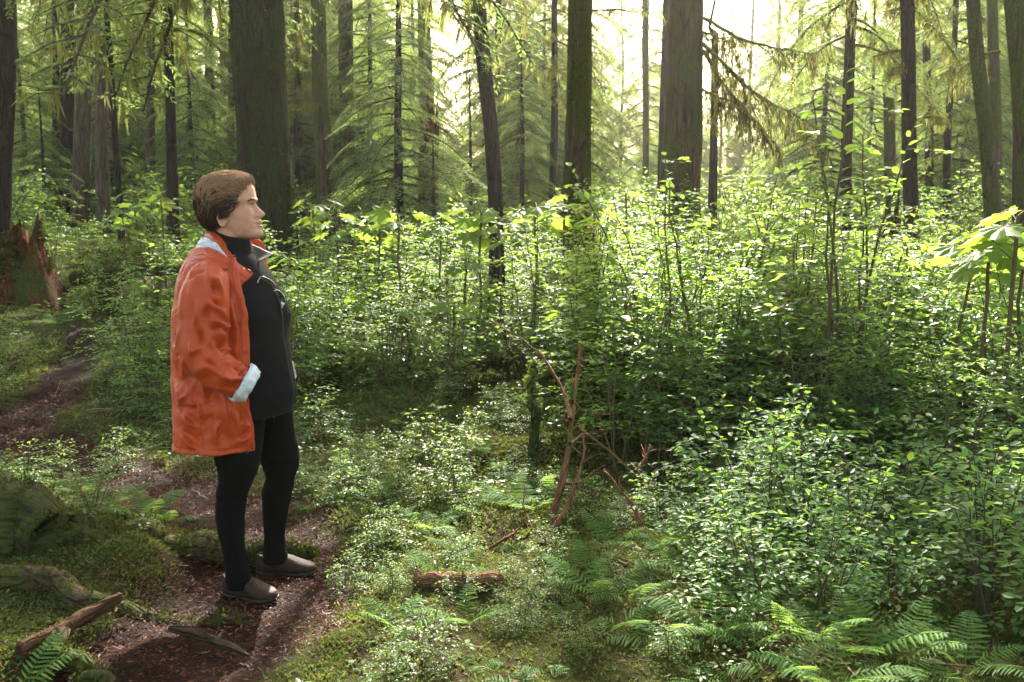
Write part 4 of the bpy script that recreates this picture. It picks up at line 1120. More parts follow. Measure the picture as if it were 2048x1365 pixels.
# seedlings in the clearing
for i_ in range(56):
    x_, y_ = rv.uniform(-1.3, 1.3), rv.uniform(4.3, 7.6)
    if i_ >= 34: x_, y_ = rv.uniform(-.5, .9), rv.uniform(2.95, 4.2)
    if float(trail_d(np.array([x_]), np.array([y_]))[0]) > .12: shrubs.append((x_, y_, 'L', rv.uniform(.16, .46) * (1 if i_ < 34 else .55), 'seedling'))
for px, py, s in ((865, 985, .62), (800, 1000, .35), (690, 1010, .4), (745, 1130, .3), (850, 1330, .34), (1045, 1240, .28), (690, 1180, .25), (900, 930, .5), (640, 880, .55), (720, 950, .4), (1100, 1120, .3), (130, 960, .4), (230, 930, .4)):
    q = gnd(px, py); shrubs.append((q[0], q[1], 'L', s, 'seedling'))

KIND = dict(T=SH_TALL, L=SH_LOW, S=SH_SHOOT, B=SH_BROAD, D=SH_DARK, F=SH_FAR)
LOOK = dict(T='bushy green huckleberry shrub', L='low spreading huckleberry shrub', S='pale shoot', D='glossy dark green bush', B='pale broad-leaved shrub', F='loose light green shrub')
order = sorted(range(len(shrubs)), key=lambda i: (shrubs[i][4], shrubs[i][2], pix((shrubs[i][0], shrubs[i][1], .6))[0]))
cn = {}
for i in order:
    x, y, k, s, zone = shrubs[i]
    cn[(zone, k)] = cn.get((zone, k), 0) + 1
    if zone == 'seedling':
        lab, grp, nm = f'small leafy seedling in the moss, {ordinal(cn[(zone, k)])} seedling from the left', 'seedlings in the moss', 'shrub_seedling'
    else:
        lab, grp, nm = f'{LOOK[k]} {zone}, {ordinal(cn[(zone, k)])} from the left', 'shrubs ' + zone, {'D': 'glossy_bush', 'B': 'broad_leaved_shrub'}.get(k, 'huckleberry_shrub')
    P = KIND[k][int(rv.integers(len(KIND[k])))]
    root = thing(nm, lab, 'shrub', (x, y, gz(x, y) - .02), grp, rv.uniform(0, 6.28))
    root.scale = (s, s, s * rv.uniform(.92, 1.08))
    for n_, me in (('stems', P[0]), ('leaves', P[1])):
        c = bpy.data.objects.new(n_, me); COL.objects.link(c); c.parent = root

# ---------------------------------------------------------------- ferns
def frond_geo(L, npin=18, wid=.30, arch=.5, up=.9, tri=False, pinn=8):
    g = Geo(); t = np.linspace(0, 1, 12)
    ax = np.stack([L * t * (1 - .1 * t), 0 * t, L * (up * t - arch * t * t)], 1)
    g.add(*tube(ax, np.linspace(.0035, .0008, 12) * (L / .5), 4), 0)
    sp_ = L * .84 / npin
    for i in range(npin):
        q = .16 + .82 * i / npin
        b = np.array([np.interp(q, t, ax[:, k]) for k in range(3)])
        tg = unit(np.array([np.interp(min(q + .05, 1), t, ax[:, k]) for k in range(3)]) - b)
        prof = (1 - (q - .16) / .84) ** .85 * (1.0 if tri else min(1, .45 + 2.4 * (q - .16)))
        l = L * wid * prof + .012
        nrm = unit(np.cross(tg, (0, 1, 0))); nrm = nrm * np.sign(nrm[2])
        for sd in (-1, 1):
            d = unit(tg * .35 + np.array([0, sd, 0]) - nrm * .10 + rv.normal(0, .06, 3))
            n = 2 * pinn + 1 if l > .05 else 9
            sp = np.linspace(0, 1, n)
            tw = unit(tg + nrm * rv.normal(.1, .25))
            c = b + sp[:, None] * l * d - nrm * (.14 * l * sp ** 2)[:, None]
            w_ = sp_ * .47 * np.minimum(1, .35 + 4 * sp) * (1 - sp) ** .55 * np.where(np.arange(n) % 2, 1.0, .34) + .0006
            e1 = c + tw * w_[:, None] + d * (w_ * .35)[:, None] - nrm * (w_ * .25)[:, None]; e2 = c - tw * w_[:, None] + d * (w_ * .35)[:, None] - nrm * (w_ * .25)[:, None]
            V = np.stack([e1, c, e2], 1).reshape(-1, 3)
            g.add(V, grid_faces(n, 3), 0)
    return g

def fern_proto(mat, nf, L, up=(.5, 1.0), arch=(.4, .7), az=None, tri=False, wid=.34, npin=18, pinn=8):
    out = []
    for i in range(nf):
        a = (i * 2.39996 + rv.uniform(-.3, .3)) if az is None else rv.uniform(*az)
        l = L * rv.uniform(.75, 1.1)
        f = frond_geo(l, npin, wid, rv.uniform(*arch), rv.uniform(*up), tri, pinn)
        q = Geo().put(f, rotz(a) @ np.diag([1, 1, 1]) )
        out.append(q.mesh('frond', [mat], False))
    return out
FERN_A = [fern_proto(M_FERN, 5, .33, up=(.6, 1.3), npin=14) for _ in range(5)]
FERN_B = [fern_proto(M_FERN, 3, .26, up=(.7, 1.1), arch=(.6, .9), tri=True, wid=.45, npin=11) for _ in range(4)]
FERN_C = [fern_proto(M_FERN_BROWN, 4, .26, up=(.5, 1.0)) for _ in range(2)]
ferns = [  # column, row on the ground, scale, kind, where
    (1385, 1150, .95, 'A', 'standing upright before the glossy bushes'), (1240, 1255, .80, 'B', 'pale in a sun fleck beside the dead stick'), (1300, 1290, .9, 'B', 'in the right foreground ferns'),
    (1430, 1270, 1.05, 'A', 'in the right foreground ferns'), (1400, 1365, .72, 'B', 'in the right foreground ferns'), (1500, 1300, .8, 'A', 'in the right foreground ferns'), (1545, 1350, .9, 'B', 'in the right foreground ferns'),
    (1620, 1290, .95, 'A', 'in the right foreground ferns'), (1660, 1380, .9, 'A', 'in the right foreground ferns'), (1720, 1310, .95, 'A', 'in the right foreground ferns'), (1790, 1330, .85, 'A', 'in the right foreground ferns'),
    (1850, 1360, .8, 'B', 'in the right foreground ferns'), (1930, 1340, .85, 'A', 'in the right foreground ferns'), (1260, 1200, .75, 'A', 'in the right foreground ferns'), (1195, 1190, .85, 'A', 'in the right foreground ferns'),
    (1160, 1150, .7, 'A', 'round the foot of the dead branches'), (1220, 1090, .8, 'A', 'round the foot of the dead branches'), (1060, 1020, .9, 'A', 'round the foot of the dead branches'), (1110, 985, .95, 'A', 'round the foot of the dead branches'),
    (1010, 1010, .8, 'A', 'round the foot of the dead branches'), (1275, 1020, .8, 'A', 'round the foot of the dead branches'), (1040, 1100, .6, 'B', 'round the foot of the dead branches'),
    (895, 1160, .75, 'A', 'bluish behind the peeled log'), (845, 1120, .55, 'B', 'in the open moss of the clearing'), (820, 1080, .6, 'B', 'in the open moss of the clearing'), (760, 1070, .5, 'B', 'in the open moss of the clearing'),
    (700, 1000, .55, 'A', 'in the open moss of the clearing'), (660, 960, .6, 'A', 'in the open moss of the clearing'), (740, 900, .6, 'A', 'in the open moss of the clearing'), (830, 880, .6, 'A', 'in the open moss of the clearing'),
    (1040, 1385, .7, 'B', 'low in the bottom moss'), (960, 1330, .45, 'B', 'low in the bottom moss'),
    (290, 1030, .85, 'A', 'bright on the bank left of the trail'), (225, 1010, .7, 'A', 'bright on the bank left of the trail'), (330, 1035, .65, 'A', 'bright on the bank left of the trail'), (165, 985, .7, 'A', 'bright on the bank left of the trail'),
    (260, 995, .8, 'C', 'on the bank left of the trail'), (210, 1030, .7, 'C', 'on the bank left of the trail'), (300, 985, .7, 'C', 'on the bank left of the trail'),
    (20, 1400, .95, 'A', 'in the bottom left corner'), (330, 770, 1.1, 'A', 'arching behind the woman\'s jacket'), (350, 830, .8, 'A', 'arching behind the woman\'s jacket'), (60, 620, 1.0, 'A', 'under the red rotten stump'), (110, 650, 1.0, 'A', 'under the red rotten stump'),
    (30, 960, .8, 'A', 'above the root ridge at the left edge'), (90, 930, .6, 'B', 'above the root ridge at the left edge'), (1330, 1090, .7, 'A', 'standing upright before the glossy bushes'), (1470, 1180, .75, 'A', 'standing upright before the glossy bushes'), (1580, 1190, .7, 'A', 'standing upright before the glossy bushes'), (1690, 1220, .8, 'A', 'standing upright before the glossy bushes'),
]
FK = dict(A=FERN_A, B=FERN_B, C=FERN_C)
FL = dict(A='green lady fern', B='small triangular fern', C='dry rust-brown fern')
for px_, py_ in ((620, 1010), (680, 930), (770, 980), (790, 1040), (860, 1060), (905, 1100), (930, 1030), (800, 850), (880, 840), (960, 900), (700, 860), (1000, 940), (760, 1150), (930, 1250), (1130, 1240), (1090, 1340), (800, 1260)):
    ferns.append((px_, py_, float(rv.uniform(.45, .75)), 'AB'[int(rv.integers(2))], 'in the open moss of the clearing'))
ferns = [(*f, gnd(f[0], f[1])) for f in ferns]
cf = {}
tot = {}
for f in ferns: tot[(f[4], f[3])] = tot.get((f[4], f[3]), 0) + 1
for px, py, s, k, where, q in sorted(ferns, key=lambda f: f[0]):
    cf[(where, k)] = cf.get((where, k), 0) + 1
    lab = f'{FL[k]} {where}' + (f', {ordinal(cf[(where, k)])} from the left' if tot[(where, k)] > 1 else '')
    P = FK[k][int(rv.integers(len(FK[k])))]
    root = thing('fern', lab, 'fern', (q[0], q[1], gz(q[0], q[1]) - .01), 'ferns on the forest floor', rv.uniform(0, 6.28))
    s *= .92
    root.scale = (s, s, s)
    for me in P:
        c = bpy.data.objects.new('frond', me); COL.objects.link(c); c.parent = root

# ---------------------------------------------------------------- broad-leaved devil's club plants
def lobed_leaf(n=7, seed=0):
    """palmate leaf about 1 long, lying along +x, slightly folded and drooping"""
    pts = []
    for i in range(n):
        a = R(-125 + 250 * i / (n - 1))
        tip = (.95, .9, .72, .5)[abs(i - n // 2)]
        for da, rr in ((-.22, .74), (-.15, .84), (-.07, .91), (0, 1.0), (.07, .91), (.15, .84), (.22, .74)):
            pts.append((a + da, tip * rr * (1 + rv.normal(0, .03))))
        if i < n - 1: pts.append((a + R(125 / (n - 1)), tip * .60))
    pts = [(a, r) for a, r in pts]
    V = [(0, 0, 0)]; m = len(pts)
    for fr in (.5, 1.0):
        for a, r in pts:
            x, y = math.cos(a) * r * fr, math.sin(a) * r * fr
            V.append((x + .1 * 0, y, -.24 * (r * fr) ** 2 + .05 * math.cos(a * (n - 1) * 1.44) * fr))
    F3 = [(0, 1 + i, 1 + (i + 1) % m) for i in range(m - 1)]
    F4 = [(1 + i, 1 + m + i, 1 + m + i + 1, 1 + i + 1) for i in range(m - 1)]
    return np.array(V), np.array(F3), np.array(F4)

def club_plant(H, nl, size, tiers=1):
    st = Geo(); lf = []
    n = 8; t = np.linspace(0, 1, n)
    P = np.stack([.08 * t * rv.normal(), .08 * t * rv.normal(), H * t]) .T + np.cumsum(rv.normal(0, .01, (n, 3)), 0)
    st.add(*tube(P, np.linspace(.014, .009, n), 6))
    for i in range(nl):
        a = i * 2.39996 + rv.uniform(-.4, .4)
        b = P[-1] - np.array([0, 0, .03 * i])
        l = size * rv.uniform(.7, 1.2)
        e = b + np.array([math.cos(a) * l, math.sin(a) * l, rv.uniform(.05, .35) * l])
        st.add(*tube(np.stack([b, (b + e) / 2 + (0, 0, .04), e]), [.004, .003, .003], 4))
        V, F3, F4 = lobed_leaf()
        d = np.array([[math.cos(a), math.sin(a), rv.uniform(-.75, -.0)]])
        M = axes(d, np.array([[rv.normal(0, .2), rv.normal(0, .2), 1]]), size * rv.uniform(.8, 1.2))[0]
        W = V @ M.T + e
        lf.append(Geo().add(W, F3).add(W, F4) if False else (W, F3, F4))
    L = []
    for W, F3, F4 in lf:
        g = Geo(); g.v.append(W.astype(np.float32)); g.n = len(W); g.f = [(F3, 0), (F4, 0)]
        L.append(g.mesh('leaf', [M_CLUB], False))
    return st.mesh('stem', [M_TWIG_RED]), L
CLUB = [club_plant(1.25, 8, .165) for _ in range(4)] + [club_plant(.6, 6, .15) for _ in range(2)]
clubs = [(745, 9.4, 1.0, 'right of the massive mossy trunk'), (812, 9.0, 1.05, 'right of the massive mossy trunk'), (870, 9.8, 1.0, 'right of the massive mossy trunk'), (690, 9.6, .95, 'right of the massive mossy trunk'), (640, 10.3, 1.0, 'right of the massive mossy trunk'),
         (955, 9.2, 1.15, 'at the foot of the black leaning trunk'), (1020, 9.0, 1.1, 'at the foot of the black leaning trunk'), (1085, 9.3, 1.15, 'at the foot of the black leaning trunk'), (1130, 9.8, 1.15, 'at the foot of the black leaning trunk'), (920, 8.4, .8, 'at the foot of the black leaning trunk'),
         (1190, 10.2, 1.0, 'before the big brown trunk'), (1270, 10.5, 1.05, 'before the big brown trunk'),
         (1900, 6.6, 1.02, 'at the right edge of the view'), (1960, 6.2, 1.12, 'at the right edge of the view'), (2030, 6.0, 1.25, 'at the right edge of the view'), (1860, 7.3, .95, 'at the right edge of the view'), (2070, 6.5, 1.1, 'at the right edge of the view'),
         (330, 10.5, .9, 'in the greenery left of the woman'), (290, 11.2, .9, 'in the greenery left of the woman'), (255, 10.9, .8, 'in the greenery left of the woman'), 
         (730, 8.2, .5, 'yellowing low in the clearing'), (820, 7.9, .5, 'yellowing low in the clearing'), (905, 8.0, .55, 'yellowing low in the clearing')]
cc = {}
for px, Y, s, where in sorted(clubs):
    cc[where] = cc.get(where, 0) + 1
    x = colx(px, Y)
    st, L = CLUB[int(rv.integers(len(CLUB) - 2))] if s > .7 else CLUB[-1 - int(rv.integers(2))]
    root = thing('broad_leaved_plant', f'broad lobed-leaf plant {where}, {ordinal(cc[where])} from the left', 'plant', (x, Y, gz(x, Y)), 'broad lobed-leaf plants', rv.uniform(0, 6.28))
    root.scale = (s if s > .7 else 1, s if s > .7 else 1, s if s > .7 else .8)
    for nm, me in [('stem', st)] + [('leaf', m) for m in L]:
        c = bpy.data.objects.new(nm, me); COL.objects.link(c); c.parent = root
# ---------------------------------------------------------------- the woman on the trail
rp = np.random.default_rng(77)
YP = 3.93
ROOT = np.array([-1.0, YP, 0.0])
def pp(px, py, Y=YP):
    return at(px, py, Y)
MPP = float(np.linalg.norm(pp(460, 600) - pp(461, 600)))       # metres per pixel at the woman
person = thing('person', 'woman in an orange rain jacket, black leggings and brown clogs standing on the trail', 'person', ROOT)

M_SKIN, t, p, out = new_mat('skin')
at_ = t.nodes.new('ShaderNodeAttribute'); at_.attribute_name = 'tone'
sepc = t.nodes.new('ShaderNodeSeparateColor'); t.links.new(at_.outputs['Color'], sepc.inputs[0])
n_ = tex(t, 45, detail=3)
c_ = ramp(t, [(.35, (.45, .225, .145)), (.65, (.53, .275, .18))], n_.outputs[0])
c1 = mixc(t, sepc.outputs[0], c_.outputs[0], (.40, .13, .105))
c2 = mixc(t, sepc.outputs[1], c1, (.10, .055, .04))
t.links.new(c2, p.inputs['Base Color']); p.inputs['Roughness'].default_value = .55; p.inputs['Specular IOR Level'].default_value = .35
p.inputs['Subsurface Weight'].default_value = .05; p.inputs['Subsurface Radius'].default_value = (.012, .005, .003); p.inputs['Subsurface Scale'].default_value = .4

def cloth_mat(name, c0, c1, scale, bs, rough=.55, sheen=0.0, weave=900, big=None, spec=.3):
    m, t, p, out = new_mat(name)
    n1 = tex(t, scale, detail=5, rough=.6)
    n2 = tex(t, weave, detail=1)
    c = ramp(t, [(.3, c0), (.7, c1)], n1.outputs[0])
    t.links.new(c.outputs[0], p.inputs['Base Color'])
    p.inputs['Roughness'].default_value = rough; p.inputs['Specular IOR Level'].default_value = spec
    if sheen: p.inputs['Sheen Weight'].default_value = sheen; p.inputs['Sheen Roughness'].default_value = .5
    b1 = bump(t, n2.outputs[0], .15, .001)
    if big:
        n3 = tex(t, big, (1, 1, .7), detail=4, rough=.55); n3.inputs['Distortion'].default_value = 1.2
        b2 = bump(t, n3.outputs[0], bs, .012); t.links.new(b1.outputs[0], b2.inputs['Normal'])
        t.links.new(b2.outputs[0], p.inputs['Normal'])
    else: t.links.new(b1.outputs[0], p.inputs['Normal'])
    return m
M_ORANGE = cloth_mat('orange_nylon', (.365, .043, .005), (.44, .057, .007), 6, .16, .46, .05, big=40)
M_LINING = cloth_mat('white_lining', (.52, .54, .58), (.64, .66, .70), 8, .5, .5, big=40)
M_FLEECE = cloth_mat('black_fleece', (.006, .0054, .0056), (.011, .010, .0105), 30, .2, .9, .02, weave=500, big=14, spec=.08)
M_FLEECE_EDGE = plain('grey_collar_facing', (.018, .018, .02), .6, .3, sheen=.2)
M_LEGGING = cloth_mat('black_knit', (.004, .0036, .0038), (.007, .0062, .0062), 60, .2, .9, .01, weave=700, spec=.05)
M_LEATHER = cloth_mat('brown_leather', (.020, .010, .006), (.045, .023, .014), 14, .3, .62, big=60, spec=.18)
M_SOLE = plain('dark_sole', (.010, .007, .006), .5, .4)
M_ZIP = plain('dark_zip', (.02, .018, .018), .4, .5)
M_METAL = plain('metal', (.5, .5, .5), .25, .5, 1.0)
def hair_mat(name, cols):
    m, t, p, out = new_mat(name)
    g = t.nodes.new('ShaderNodeNewGeometry')
    c = ramp(t, cols, g.outputs['Random Per Island'])
    t.links.new(c.outputs[0], p.inputs['Base Color']); p.inputs['Roughness'].default_value = .38; p.inputs['Specular IOR Level'].default_value = .45
    tr = t.nodes.new('ShaderNodeBsdfTranslucent'); t.links.new(c.outputs[0], tr.inputs[0])
    mx = t.nodes.new('ShaderNodeMixShader'); mx.inputs[0].default_value = .25
    t.links.new(p.outputs[0], mx.inputs[1]); t.links.new(tr.outputs[0], mx.inputs[2]); t.links.new(mx.outputs[0], out.inputs[0])
    return m
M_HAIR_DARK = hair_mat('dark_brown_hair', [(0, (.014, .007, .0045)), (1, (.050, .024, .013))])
M_HAIR_TOP_LIT = hair_mat('light_brown_top_lit_hair', [(0, (.17, .075, .032)), (.5, (.36, .185, .085)), (1, (.58, .36, .18))])  # dyed highlights, lightened further to carry the light falling on the top
M_EYE = plain('eye_white', (.34, .31, .29), .2, .5)
M_IRIS = plain('iris', (.03, .025, .022), .1, .6)

def col(rows, k):                   # table column -> interpolator over picture rows
    a = np.array([(r[0], r[k]) for r in rows], float)
    return lambda q: np.interp(q, a[:, 0], a[:, 1])

# ---- head: rows down the profile
HEAD = [  # row, profile x, back x, half width, face base x, bump width
    (353, 462, 452, .010, 462, .02), (355, 480, 434, .032, 480, .02), (359, 493, 420, .047, 493, .02), (366, 503, 409, .059, 503, .03), (376, 509, 404, .067, 509, .03), (386, 511.2, 402, .0705, 511, .03),
    (394, 513.2, 402, .072, 511.5, .030), (400, 515.0, 403, .072, 511.5, .028), (404, 514.6, 404, .0715, 510.5, .018), (408, 513.6, 405.5, .071, 509, .010), (413, 516.8, 408, .0705, 509, .0085), (418, 521.6, 411, .0705, 509.5, .009),
    (424, 528.2, 415, .070, 510.5, .011), (428.5, 532.6, 418, .0695, 511.5, .013), (432, 531.2, 421, .069, 512.5, .0145), (435, 527.2, 424, .068, 513.5, .015), (438, 522.4, 427, .067, 514.5, .017), (441, 524.2, 430, .066, 515.5, .019),
    (444.5, 526.4, 433, .0645, 516, .021), (447.6, 525.2, 436, .063, 516, .021), (449.2, 522.6, 437, .062, 516, .022), (452.2, 527.0, 439, .0605, 516, .020), (456.5, 524.2, 443, .058, 515.5, .020), (461, 525.6, 449, .0545, 515.5, .022),
    (466, 528.4, 456, .050, 516, .023), (471, 527.6, 466, .044, 515, .023), (475, 523.0, 478, .035, 512, .022), (478, 514, 488, .022, 508, .02), (480, 506, 496, .008, 505, .02)]
ri = np.array([r[0] for r in HEAD], float)
rows = np.concatenate([np.linspace(353, 400, 26)[:-1], np.linspace(400, 480, 74)])
K = 112
th = np.linspace(0, 2 * math.pi, K, endpoint=False)
HX, HB, HW, HF, HN = (np.interp(rows, ri, [r[k] for r in HEAD]) for k in (1, 2, 3, 4, 5))
HY = -.012     # the head's middle plane relative to YP
def head_surface(rows, HX, HB, HW, HF, HN, th):
    out_ = []
    for r, fx, bx, hw, bf, bw in zip(rows, HX, HB, HW, HF, HN):
        zc = pp(460, r)[2]
        X = lambda q: pp(q, r)[0]
        xc = (X(bf) * .52 + X(bx) * .48)
        a_f, a_b = X(bf) - xc, xc - X(bx)
        c, s_ = np.cos(th), np.sin(th)
        y = hw * np.sign(s_) * np.abs(s_) ** .82
        x = np.where(c >= 0, a_f * np.abs(c) ** .62, -a_b * np.abs(c) ** .8)
        x = xc + x
        front = sstep(-.1, .45, c)
        x = x + (X(fx) - X(bf)) * np.exp(-(y / bw) ** 2) * front
        # eye sockets, cheek bones, mouth corners
        def g2(rc, rw, yc, yw): return np.exp(-((r - rc) / rw) ** 2) * (np.exp(-((y - yc) / yw) ** 2) + np.exp(-((y + yc) / yw) ** 2)) * front
        x = x - .0060 * g2(410, 5.5, .030, .015) + .0035 * g2(401, 3.5, .030, .022) + .006 * g2(426, 9, .038, .02) - .004 * g2(449, 3.5, .026, .008) - .003 * g2(440, 5, .024, .007)
        x = x + .004 * g2(432.5, 3.0, .0135, .0055)
        out_.append(np.stack([x, YP + HY + y, np.full(K, zc)], 1))
    return np.array(out_)
HV = head_surface(rows, HX, HB, HW, HF, HN, th)

def closed(g, V):
    """grid (m,k,3) closed round and capped"""
    m, k, _ = V.shape
    W = np.concatenate([V.reshape(-1, 3), [V[0].mean(0), V[-1].mean(0)]])
    F = grid_faces(m, k, True)
    c1 = np.stack([np.full(k, m * k), (np.arange(k) + 1) % k, np.arange(k)], 1)
    c2 = np.stack([np.full(k, m * k + 1), (m - 1) * k + np.arange(k), (m - 1) * k + (np.arange(k) + 1) % k], 1)
    n0 = g.n
    g.add(W, F); g.f.append((np.concatenate([c1, c2]) + n0, 0))

body = Geo()
closed(body, HV[::-1])
def limb(g, pts, r, n=24, k=20, flat=1.0):
    P = resample(np.array(pts), n)
    rr = np.interp(np.linspace(0, 1, n), np.linspace(0, 1, len(r)), r)
    V, F = tube(P, rr, k)
    closed(g, V.reshape(n, k, 3))
# ear
ev = []
e0 = np.array([pp(459, 436.5)[0], YP + HY - .070, pp(460, 436)[2]])
for i, q in enumerate(np.linspace(0, 1, 10)):
    ang = np.linspace(0, 2 * math.pi, 24, endpoint=False)
    rx, rz = .0215 * q, .0320 * q
    rz_ = np.where(np.sin(ang) < 0, rz * 1.02, rz)
    dep = -.003 - .014 * (q ** 3) + .006 * math.exp(-((q - .55) / .25) ** 2) 
    ex = rx * np.cos(ang) * (1 - .25 * (np.sin(ang) < 0) * np.abs(np.sin(ang)))
    ev.append(np.stack([e0[0] + ex + .003 * np.sin(ang), e0[1] + dep + .010 * np.cos(ang) * q * (np.cos(ang) > 0) + 0 * ang, e0[2] + rz_ * np.sin(ang)], 1))
back_ = [v * 1.0 + np.array([0, .006, 0]) for v in ev[::-1]]
closed(body, np.array(ev + [ev[-1] * .5 + back_[0] * .5 + (ev[-1] - e0) * .06] + back_ + [v * .6 + e0 * .4 + np.array([0, .02, 0]) for v in back_[4:5]]))
limb(body, [pp(468, 440) + (0, HY, 0), pp(462, 470) + (0, HY, 0), pp(452, 505), pp(448, 540)], [.050, .052, .056, .075])

# torso frame: facing slightly towards the camera
AL = R(18)
fv = np.array([math.cos(AL), -math.sin(AL), 0]); rv_ = np.array([-math.sin(AL), -math.cos(AL), 0])
FRONT = [(505, 505), (520, 519), (540, 533), (560, 547), (580, 559), (598, 567.5), (628, 574.5), (668, 575), (705, 583), (734, 588), (760, 594), (776, 597.5), (796, 593), (815, 586), (835, 582), (870, 575), (910, 565)]
BACK = [(490, 412), (508, 388), (540, 370), (576, 359), (631, 350), (686, 347.8), (760, 347), (780, 347.6), (816, 353), (860, 357.5), (906, 361.5), (920, 362)]
BW = [(500, .10), (515, .155), (530, .185), (560, .205), (630, .212), (700, .208), (760, .212), (830, .222), (920, .232)]
fr = lambda q: np.interp(q, [a for a, b in FRONT], [b for a, b in FRONT])
bk = lambda q: np.interp(q, [a for a, b in BACK], [b for a, b in BACK])
bw = lambda q: np.interp(q, [a for a, b in BW], [b for a, b in BW])
def tor(row, phi, dfront=0.0, dback=0.0, dside=0.0):
    """point(s) of the torso cross-section at a picture row; phi 0 = front, 90deg = near side"""
    phi = np.asarray(phi, float)
    xf, xb = pp(fr(row), row)[0] + dfront, pp(bk(row), row)[0] - dback
    B = bw(row) + dside
    xc = xb * .52 + xf * .48
    eB = B * math.sin(AL)
    Af = math.sqrt(max((xf - xc) ** 2 - eB ** 2, 1e-4)) / math.cos(AL); Ab = math.sqrt(max((xc - xb) ** 2 - eB ** 2, 1e-4)) / math.cos(AL)
    c, s_ = np.cos(phi), np.sin(phi)
    z = pp(460, row)[2]
    q = np.where(c > 0, Af * c, Ab * c)[..., None] * fv + (B * s_)[..., None] * rv_
    return np.array([xc, YP, z]) + q
ph = np.linspace(0, 2 * math.pi, 48, endpoint=False)
closed(body, np.array([tor(r, ph, -.02, -.035, -.03) for r in (505, 515, 530, 560, 600, 650, 700, 760, 800, 818)])[::-1])
limb(body, [pp(425, 540, YP - .15), pp(408, 630, YP - .235), pp(405, 712, YP - .25), pp(448, 742, YP - .235), pp(480, 764, YP - .165)], [.055, .045, .040, .036, .026])
limb(body, [pp(470, 540, YP + .15), pp(478, 640, YP + .25), pp(490, 715, YP + .27), pp(530, 745, YP + .20), pp(541, 758, YP + .08)], [.055, .045, .040, .036, .026])
# hands pushed into the pockets, fingers curled
for hp, dx in ((pp(484, 770, YP - .150), 1), (pp(540, 764, YP + .07), -1)):
    d = unit(np.array([.35, .35 * dx, -.85]))
    limb(body, [hp - d * .02, hp + d * .03, hp + d * .075], [.022, .033, .028], 10, 14)
    for f in range(4):
        o_ = hp + d * .065 + np.array([.012, 0, .014]) * (1.5 - f)
        l = (.062, .072, .068, .054)[f]
        limb(body, [o_, o_ + d * l * .45, o_ + d * l * .75 + (-.010, .006, -.012), o_ + d * l * .85 + (-.022, .012, -.026)], [.0095, .0088, .0082, .0065], 12, 10)
    limb(body, [hp + d * .015 + (.012, 0, .012), hp + d * .04 + (.035, -.004, .012), hp + d * .072 + (.040, -.004, 0)], [.011, .0095, .0075], 10, 10)

NEAR = [(800, 438, 535), (850, 434, 530), (915, 430, 521), (926, 432, 519.5), (948, 437, 513.5), (962, 437, 506), (992, 432.5, 494.8), (1015, 431, 491.5), (1040, 432, 490), (1073, 438.5, 488.6), (1100, 445, 491.5), (1128, 450, 497), (1148, 452, 501), (1160, 452, 503), (1175, 455, 500)]
FAR_ = [(800, 512, 583), (820, 515, 585.6), (871, 517, 591), (900, 518.5, 598), (912, 520, 599.6), (934, 526, 597), (956, 532, 590), (985, 524.5, 583.5), (1018, 525, 578.3), (1055, 527.8, 572), (1073, 529, 569), (1098, 526, 571), (1112, 525, 575), (1124, 527, 574)]
def leg_grid(tab, Ya, Yb, off, n=90, k=40, wr=0.0, seed=0):
    a = np.array(tab, float)
    rows_ = np.linspace(a[0, 0], a[-1, 0], n)
    G_ = []
    for i, r in enumerate(rows_):
        Y = Ya + (Yb - Ya) * (r - a[0, 0]) / (a[-1, 0] - a[0, 0])
        xb, xf = np.interp(r, a[:, 0], a[:, 1]), np.interp(r, a[:, 0], a[:, 2])
        A, B_ = pp(xb, r, Y), pp(xf, r, Y)
        hw = (B_[0] - A[0]) / 2 + off
        an = np.linspace(0, 2 * math.pi, k, endpoint=False)
        w = wr * noise(an * 1.2 + seed, r * .06, seed) if wr else 0
        G_.append(np.stack([(A[0] + B_[0]) / 2 + (hw + w) * np.cos(an), Y + (hw * .94 + w) * np.sin(an), np.full(k, A[2])], 1))
    return np.array(G_)
YN, YF = YP - .10, YP + .165
closed(body, leg_grid(NEAR, YP - .085, YN, -.008)[::-1]); closed(body, leg_grid(FAR_, YP + .10, YF, -.008)[::-1])
bo = body.obj('body_raw', M_SKIN)
md = bo.modifiers.new('fuse', 'REMESH'); md.mode = 'VOXEL'; md.voxel_size = .0026; md.use_smooth_shade = True
sm = bo.modifiers.new('soft', 'SMOOTH'); sm.factor = .5; sm.iterations = 2
dg = bpy.context.evaluated_depsgraph_get()
bm_ = bpy.data.meshes.new_from_object(bo.evaluated_get(dg))
bpy.data.objects.remove(bo)
co = np.empty(len(bm_.vertices) * 3, np.float32); bm_.vertices.foreach_get('co', co); co = co.reshape(-1, 3)
# lips and brow tint belong to the skin itself
tone = np.zeros((len(co), 4), np.float32); tone[:, 3] = 1
def rowz(r): return pp(460, r)[2]
yy = co[:, 1] - (YP + HY)
zr = co[:, 2]
lip = np.exp(-((zr - rowz(448.4)) / (5.2 * MPP)) ** 4) * (np.abs(yy) < .026) * (co[:, 0] > pp(514, 448)[0]) * (1 - sstep(.016, .026, np.abs(yy)))
tone[:, 0] = np.clip(lip, 0, 1) * .5
ck = np.exp(-((zr - rowz(432)) / (14 * MPP)) ** 2) * np.exp(-((np.abs(yy) - .05) / .02) ** 2) * (co[:, 0] > pp(480, 432)[0])
tone[:, 0] = np.maximum(tone[:, 0], .16 * ck)
ca = bm_.color_attributes.new('tone', 'FLOAT_COLOR', 'POINT'); ca.data.foreach_set('color', tone.ravel())
bm_.vertices.foreach_set('co', (co - ROOT).astype(np.float32).ravel())
bm_.name = 'body'
bo = bpy.data.objects.new('body', bm_); COL.objects.link(bo); bo.parent = person

